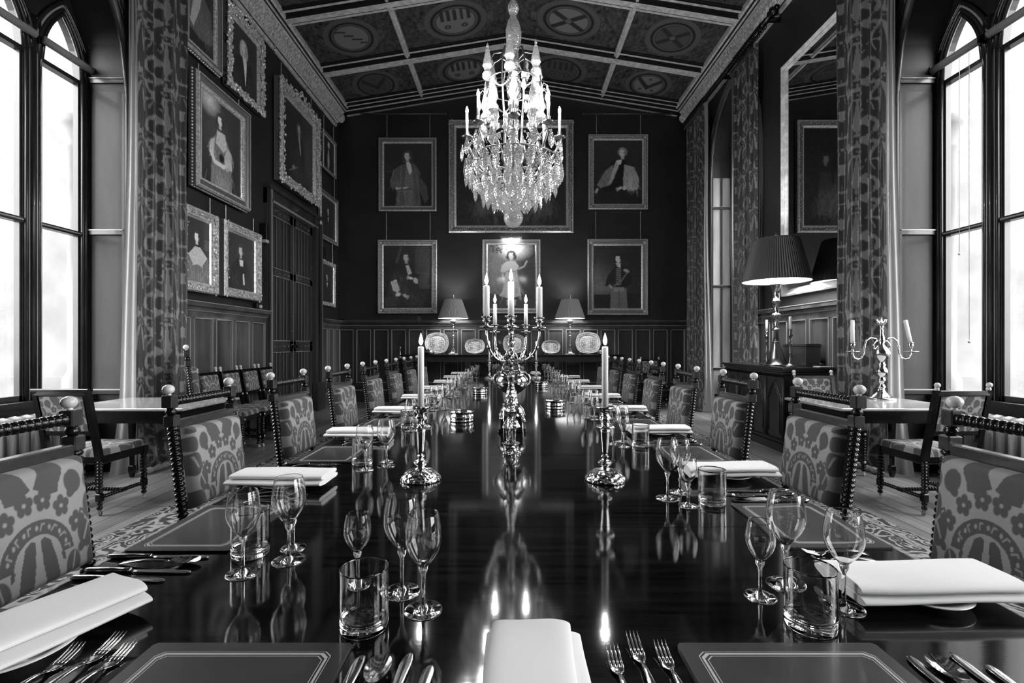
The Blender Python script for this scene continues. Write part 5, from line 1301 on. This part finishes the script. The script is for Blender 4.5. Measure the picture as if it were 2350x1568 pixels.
for k in range(46):
    a = random.uniform(0, 2*PI); z = random.choice([3.1, 3.35, 3.7, 3.98, 3.55]); R = {3.1:.47, 3.35:.3, 3.7:.33, 3.98:.14, 3.55:.24}[z]; cx_, cy_ = R*math.cos(a), R*math.sin(a)
    mb.ball((cx_, cy_, z), .026, 8, 0, (abs(math.sin(a))*.8+.2, abs(math.cos(a))*.8+.2, 1), smooth=False)
    mb.tube([(cx_*.8, cy_*.8, z+.0), (cx_*.9, cy_*.9, z+.05), (cx_, cy_, z+.02)], .004, 5)
    X = Matrix.Translation((cx_, cy_, z-.03)) @ Matrix.Rotation(a+PI/2, 4, 'Z'); mb.lathe([(0,0),(.008,-.01),(.022,-.05),(.026,-.075),(0,-.12)], 6, X=X, smooth=False)
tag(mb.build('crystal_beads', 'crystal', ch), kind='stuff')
mb = MB(); mb.ball((0, 0, 2.51), .092, 28, smooth=False); mb.tube([(0,0,2.8),(0,0,2.6)], .006, 6); mb.ball((0,0,2.62), .02, 8)
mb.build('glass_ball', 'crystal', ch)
mb = MB(); mb.lathe([(.03,2.8),(.08,2.78),(.06,2.74),(.02,2.7),(.03,2.67),(.01,2.64)], 12); mb.build('boss', 'brass', ch)

# ------------------------------------------------------------------ place settings
def make_stem_glass(name, h, rb, rf, hb, label='proto'):
    t = .0011; mb = MB(); P = [(0,.0005),(rf*.98,.0005),(rf,.0012),(rf*.985,.002),(rf*.9,.0022),(rf*.5,.0032),(.011,.006),(.006,.012),(.0045,.02),(.0036,hb*.55),(.0045,hb*.86),(.009,hb-.002)]
    n = 14; out = []
    for k in range(1, n+1):
        q = k/n; r = rb*math.sin(min(1, q/.55)*PI/2)**.85 if q < .55 else rb*(1-.2*((q-.55)/.45)**1.8)
        out.append((max(r, .009), hb+(h-hb)*q))
    rt = out[-1][0]; sl = (out[-2][0]-rt)/(out[-1][1]-out[-2][1]); ex = [(rt+sl*.0025, h-.0025), (rt+sl*.0006, h-.0006), (rt, h)]
    out = out[:-1]+ex
    P += out; P += [(rt-t*.5, h+.0005), (rt-t, h)]+[(max(r-t, .002), z) for r, z in out[::-1][1:]]+[(.004, hb+.006), (0, hb+.005)]
    mb.lathe(P, 36, cap=False); return tag(mb.build(name, 'glass'), label, 'glass')
def make_tumbler():
    mb = MB(); r, h = .046, .118; P = [(0,.0005),(r*.94,.0005),(r*.98,.003),(r,.01),(r,.016),(r,.05),(r,h-.004),(r,h-.001),(r-.0008,h),(r-.0018,h-.001),(r-.002,h-.004),(r-.002,.05),(r-.0021,.03),(r-.003,.024),(r*.9,.0195),(r*.6,.0175),(0,.0165)]
    mb.lathe(P, 40, cap=False); return tag(mb.build('tumbler', 'glass'), 'proto', 'glass')
G = {'big': make_stem_glass('wine_glass', .212, .041, .041, .088), 'mid': make_stem_glass('wine_glass', .2, .038, .039, .086), 'small': make_stem_glass('wine_glass', .165, .0305, .033, .074), 'tumbler': make_tumbler()}
def make_mat():
    mb = MB(); w, h = .18, .14; c = .006
    P = [(-w+c,-h),(w-c,-h),(w,-h+c),(w,h-c),(w-c,h),(-w+c,h),(-w,h-c),(-w,-h+c)]
    mb.prism(P, lambda u, v: (u, v, .0), lambda u, v: (u, v, .005))
    for (i, t) in ((.026, .0014), (.030, .0042), (.0375, .0014)):
        a = []; b = []; cc = .014
        for (q, L) in ((0, a), (t, b)):
            x, y = w-i-q, h-i-q; k = max(.001, cc-i*.1); L += [(-x+k,-y),(x-k,-y),(x,-y+k),(x,y-k),(x-k,y),(-x+k,y),(-x,y-k),(-x,-y+k)]
        for k in range(8): mb.add([a[k]+(.0052,), a[(k+1) % 8]+(.0052,), b[(k+1) % 8]+(.0052,), b[k]+(.0052,)], [(0,1,2,3)], 1)
    return tag(mb.build('placemat', ['mat_board', 'mat_line']), 'proto', 'placemat')
def make_napkin():
    mb = MB()
    def slab(w, L, z0, t, dx, dy, n=10, nl=14, fold=1):
        def fn(u, v):
            a = u*2*PI; rx, rz = w/2, t/2
            x = np.sign(np.cos(a))*np.abs(np.cos(a))**.38*rx; z = np.sign(np.sin(a))*np.abs(np.sin(a))**.95*rz
            y = (v-.5)*L; return x+dx+.003*np.sin(v*5+z0*90), y+dy+.002*np.sin(x*60), z0+t/2+z+.0012*np.sin(v*6+x*9)
        grid_add(mb, 36, nl, fn, flip=True)
        u = np.linspace(0, 1, 36)
        for (vv, rev) in ((0., False), (1., True)):
            x, y, z = fn(u, np.full(36, vv)); pts = list(zip(x.tolist(), y.tolist(), z.tolist()))[:-1]; f = tuple(range(35)); mb.add(pts, [f if not rev else f[::-1]], 0)
    slab(.168, .36, 0, .019, 0, 0); slab(.14, .352, .0185, .02, -.008, .004)
    return tag(mb.build('napkin', 'linen'), 'proto', 'napkin')
def make_plate():
    mb = MB(); mb.lathe([(0,.004),(.045,.003),(.05,0),(.055,.003),(.075,.012),(.09,.016),(.0915,.0175),(.09,.019),(.075,.0155),(.056,.007),(0,.006)], 48, cap=False); return tag(mb.build('side_plate', 'china'), 'proto', 'plate')
def ell_tube(mb, pts, ws, ts, n=12):
    vs = []; fs = []
    for (p, w, t) in zip(pts, ws, ts):
        for k in range(n): a = 2*PI*k/n; vs.append((p[0]+w*math.cos(a), p[1], p[2]+t*math.sin(a)))
    N = len(pts)
    for i in range(N-1):
        for k in range(n): fs.append((i*n+k, (i+1)*n+k, (i+1)*n+(k+1) % n, i*n+(k+1) % n))
    fs.append(tuple(range(n))); fs.append(tuple((N-1)*n+k for k in range(n))[::-1]); mb.add(vs, fs, 0, True)
def make_knife(L=.25):
    r = thing('table_knife', 'proto', 'knife'); q = L/.25
    mb = MB(); ys = [-.125,-.122,-.11,-.06,-.035,-.028,-.024,-.018]; ell_tube(mb, [(0, y*q, .0065) for y in ys], [.003,.0068,.0085,.0078,.0065,.0075,.0055,.007], [.003,.005,.0062,.006,.005,.0062,.0045,.005]); mb.build('handle', 'cutlery_steel', r)
    mb = MB(); ys = [-.02,.0,.05,.09,.11,.121,.125]; ell_tube(mb, [(.001*i, y*q, .0048) for i, y in enumerate(ys)], [.006,.0085,.0095,.0105,.0095,.006,.001], [.003,.0016,.0014,.0012,.001,.0009,.0005]); mb.build('blade', 'cutlery_steel', r)
    return r
def handle_pts(mb, y0, y1, w0=.011):
    n = 9; pts = []; ws = []; ts = []
    for i in range(n):
        t = i/(n-1); y = y0+(y1-y0)*t; pts.append((0, y, .0035+.007*math.sin(PI*t)**.8+.004*t)); ws.append(w0*(1-t)**1.4*.8+.0028+(.001 if i else -.006)); ts.append(.0018+.0012*t)
    ell_tube(mb, pts, ws, ts)
def make_fork(L=.2):
    mb = MB(); q = L/.2; handle_pts(mb, -.1*q, .022*q)
    ys = [.02,.03,.038,.046,.052]; ell_tube(mb, [(0, y*q, z) for y, z in zip(ys, (.0082,.0055,.0042,.0042,.0048))], [.003,.006,.0105,.0118,.0118], [.0022,.0015,.0013,.0012,.001])
    for k in range(4):
        x = -.0099+k*.0066; mb.tube([(x, .048*q, .0046), (x, .065*q, .0062), (x*1.02, .085*q, .011), (x*1.02, .1*q, .017)], [.0021,.0018,.0016,.0006], 7)
    return tag(mb.build('table_fork', 'cutlery_steel'), 'proto', 'fork')
def make_spoon(L=.2):
    mb = MB(); q = L/.2; handle_pts(mb, -.1*q, .03*q); n = 12
    def bowl(u, v):
        a = u*2*PI; rr = v; w = .0215*(1+.12*np.sin(a)); x = rr*w*np.cos(a); y = .066*q+rr*.036*q*np.sin(a); z = .0035+.0095*rr**2
        return x, y, z
    grid_add(mb, 29, 7, bowl, flip=False); grid_add(mb, 29, 7, lambda u, v: (bowl(u, v)[0], bowl(u, v)[1], bowl(u, v)[2]-.0014), flip=True)
    return tag(mb.build('table_spoon', 'cutlery_steel'), 'proto', 'spoon')
U = {'mat': make_mat(), 'napkin': make_napkin(), 'plate': make_plate(), 'knife': make_knife(.26), 'knife_s': make_knife(.225), 'fork': make_fork(.2), 'fork_s': make_fork(.175), 'spoon': make_spoon(.2)}
used = set()
def put(src, x, y, z, rz, label, group):
    if id(src) not in used:
        used.add(id(src)); src.location = (x, y, z); src.rotation_euler = (0, 0, rz); src['label'] = label; src['group'] = group; return src
    return dup(src, (x, y, z), rz, label, group)
def setting(ox, oy, rz, where, glasses, nap=(-.42, .15, 0), nforks=3, skip=()):
    c, s = math.cos(rz), math.sin(rz)
    W = lambda r, u: (ox+r*c-u*s, oy+r*s+u*c)
    j = lambda a=.004: random.uniform(-a, a)
    e = .001
    x, y = W(0, .155); put(U['mat'], x, y, T+e*.3, rz, 'dark placemat with pale double border at %s' % where, 'placemats')
    for (nm, r, u, key) in (('innermost table knife', .208, .135, 'knife'), ('outer table knife', .285, .14, 'knife'), ('outermost small knife', .325, .125, 'knife_s')):
        x, y = W(r+j(), u+j()); put(U[key], x, y, T-.001, rz+j(.03), 'silver %s right of the placemat at %s' % (nm, where), 'table knives')
    x, y = W(.246+j(), .155+j()); put(U['spoon'], x, y, T-.0008, rz+j(.04), 'silver spoon between the knives at %s' % where, 'spoons')
    for (nm, r, u, key) in (('inner fork', -.215, .2, 'fork_s'), ('middle fork', -.258, .215, 'fork'), ('outer fork', -.302, .19, 'fork_s')):
        x, y = W(r+j(), u+j()); put(U[key], x, y, T-.0005, rz+j(.03), 'silver %s left of the placemat at %s' % (nm, where), 'forks')
    x, y = W(nap[0]+j(), nap[1]); put(U['plate'], x, y, T, 0, 'small white side plate under the napkin at %s' % where, 'side plates')
    put(U['napkin'], x, y, T+.0188, rz+nap[2]+j(.06), 'folded white linen napkin at %s' % where, 'folded napkins')
    for (key, r, u, nm) in glasses:
        x, y = W(r+j(.004), u+j(.004)); put(G[key], x, y, T, random.uniform(0, 6), '%s at %s' % (nm, where), 'tumblers' if key == 'tumbler' else 'stemmed wine glasses')
GL = [('mid', .30, .395, 'medium wine glass nearest the camera'), ('big', .23, .474, 'large wine glass towards the table centre'), ('small', .15, .453, 'small stemmed glass hidden behind the large one'), ('tumbler', .19, .354, 'straight sided water tumbler')]
GR = [('big', .25, .485, 'large wine glass nearest the table centre'), ('mid', .315, .42, 'second large wine glass standing behind'), ('small', .168, .438, 'small stemmed glass in front'), ('tumbler', .195, .348, 'straight sided water tumbler')]
setting(-.47, .587, 0, 'the near end place on the left', [('small', .118, .513, 'small stemmed glass'), ('big', .227, .484, 'larger and farther wine glass'), ('mid', .288, .409, 'nearer of the two tall wine glasses'), ('tumbler', .185, .352, 'heavy based water tumbler')], nap=(-.41, .27, -.0))
setting(.48, .587, 0, 'the near end place on the right', [('small', .06, .462, 'small stemmed glass'), ('big', .146, .517, 'tall wine glass farther back'), ('mid', .213, .42, 'tall round wine glass on the right'), ('tumbler', .10, .352, 'heavy based water tumbler')], nap=(-.445, .1, 0))
for k in range(8):
    yl = 1.455+.955*k; yr = 1.475+.94*k
    setting(-TX, yl if k < 7 else 8.1, -PI/2, 'the %s place on the left side' % ORD[k], GL)
    setting(TX, yr, PI/2, 'the %s place on the right side' % ORD[k], GR)
setting(0, TY1, PI, 'the far head of the table', GR)
for nm in ('napkin',):
    o = [q for q in bpy.data.objects if q.get('label', '').startswith('folded white linen napkin at the near end place on the left')][0]
    o.rotation_euler = (0, 0, -.42)

# ------------------------------------------------------------------ light, sky, camera
w = bpy.data.worlds.new('sky'); sc.world = w; w.use_nodes = True; nt = w.node_tree; bg = nt.nodes['Background']
tc = nt.nodes.new('ShaderNodeTexCoord'); sx = nt.nodes.new('ShaderNodeSeparateXYZ'); r = nt.nodes.new('ShaderNodeMapRange')
r.inputs[1].default_value = -.1; r.inputs[2].default_value = .6; r.inputs[3].default_value = .55; r.inputs[4].default_value = 1.
nt.links.new(tc.outputs['Generated'], sx.inputs[0]); nt.links.new(sx.outputs[2], r.inputs[0]); nt.links.new(r.outputs[0], bg.inputs[0]); bg.inputs[1].default_value = 20.
for (s, (a, b, f), zt) in ((-1, BAYA, 5.8), (1, BAYA, 5.8), (1, BAYB, 6.1), (1, BAYFILL, 5.8)):
    l = add_light('window_portal', (s*(XWIN+.2), (a+b)/2, (.7+zt)/2), 1, kind='AREA', shape='RECTANGLE', size=b-a, size_y=zt-.7)
    l.data.cycles.is_portal = True; l.rotation_euler = (0, s*PI/2, 0) if False else (PI/2, 0, s*PI/2)
    # overcast daylight through the same opening
add_light('picture_glow', ((1173-CX)*YB/F, YB-.17, H+(CY-556)*YB/F-.03), 2, .03)
cam = bpy.data.cameras.new('Camera'); co = bpy.data.objects.new('Camera', cam); col.objects.link(co); sc.camera = co
cam.sensor_width = 36; cam.lens = 36*F/2350; cam.shift_y = (CY-784)/2350; cam.clip_start = .02; cam.clip_end = 200
co.location = (0, 0, H); co.rotation_euler = (PI/2, 0, 0)
sc.view_settings.view_transform = 'Standard'; sc.view_settings.look = 'None'; sc.view_settings.exposure = .25
cy = sc.cycles
cy.max_bounces = 12; cy.diffuse_bounces = 3; cy.glossy_bounces = 5; cy.transmission_bounces = 10; cy.transparent_max_bounces = 12
cy.caustics_reflective = False; cy.caustics_refractive = False; cy.sample_clamp_indirect = 6; cy.blur_glossy = .1
cy.use_adaptive_sampling = True; cy.adaptive_threshold = .02; cy.use_denoising = True; cy.use_light_tree = True
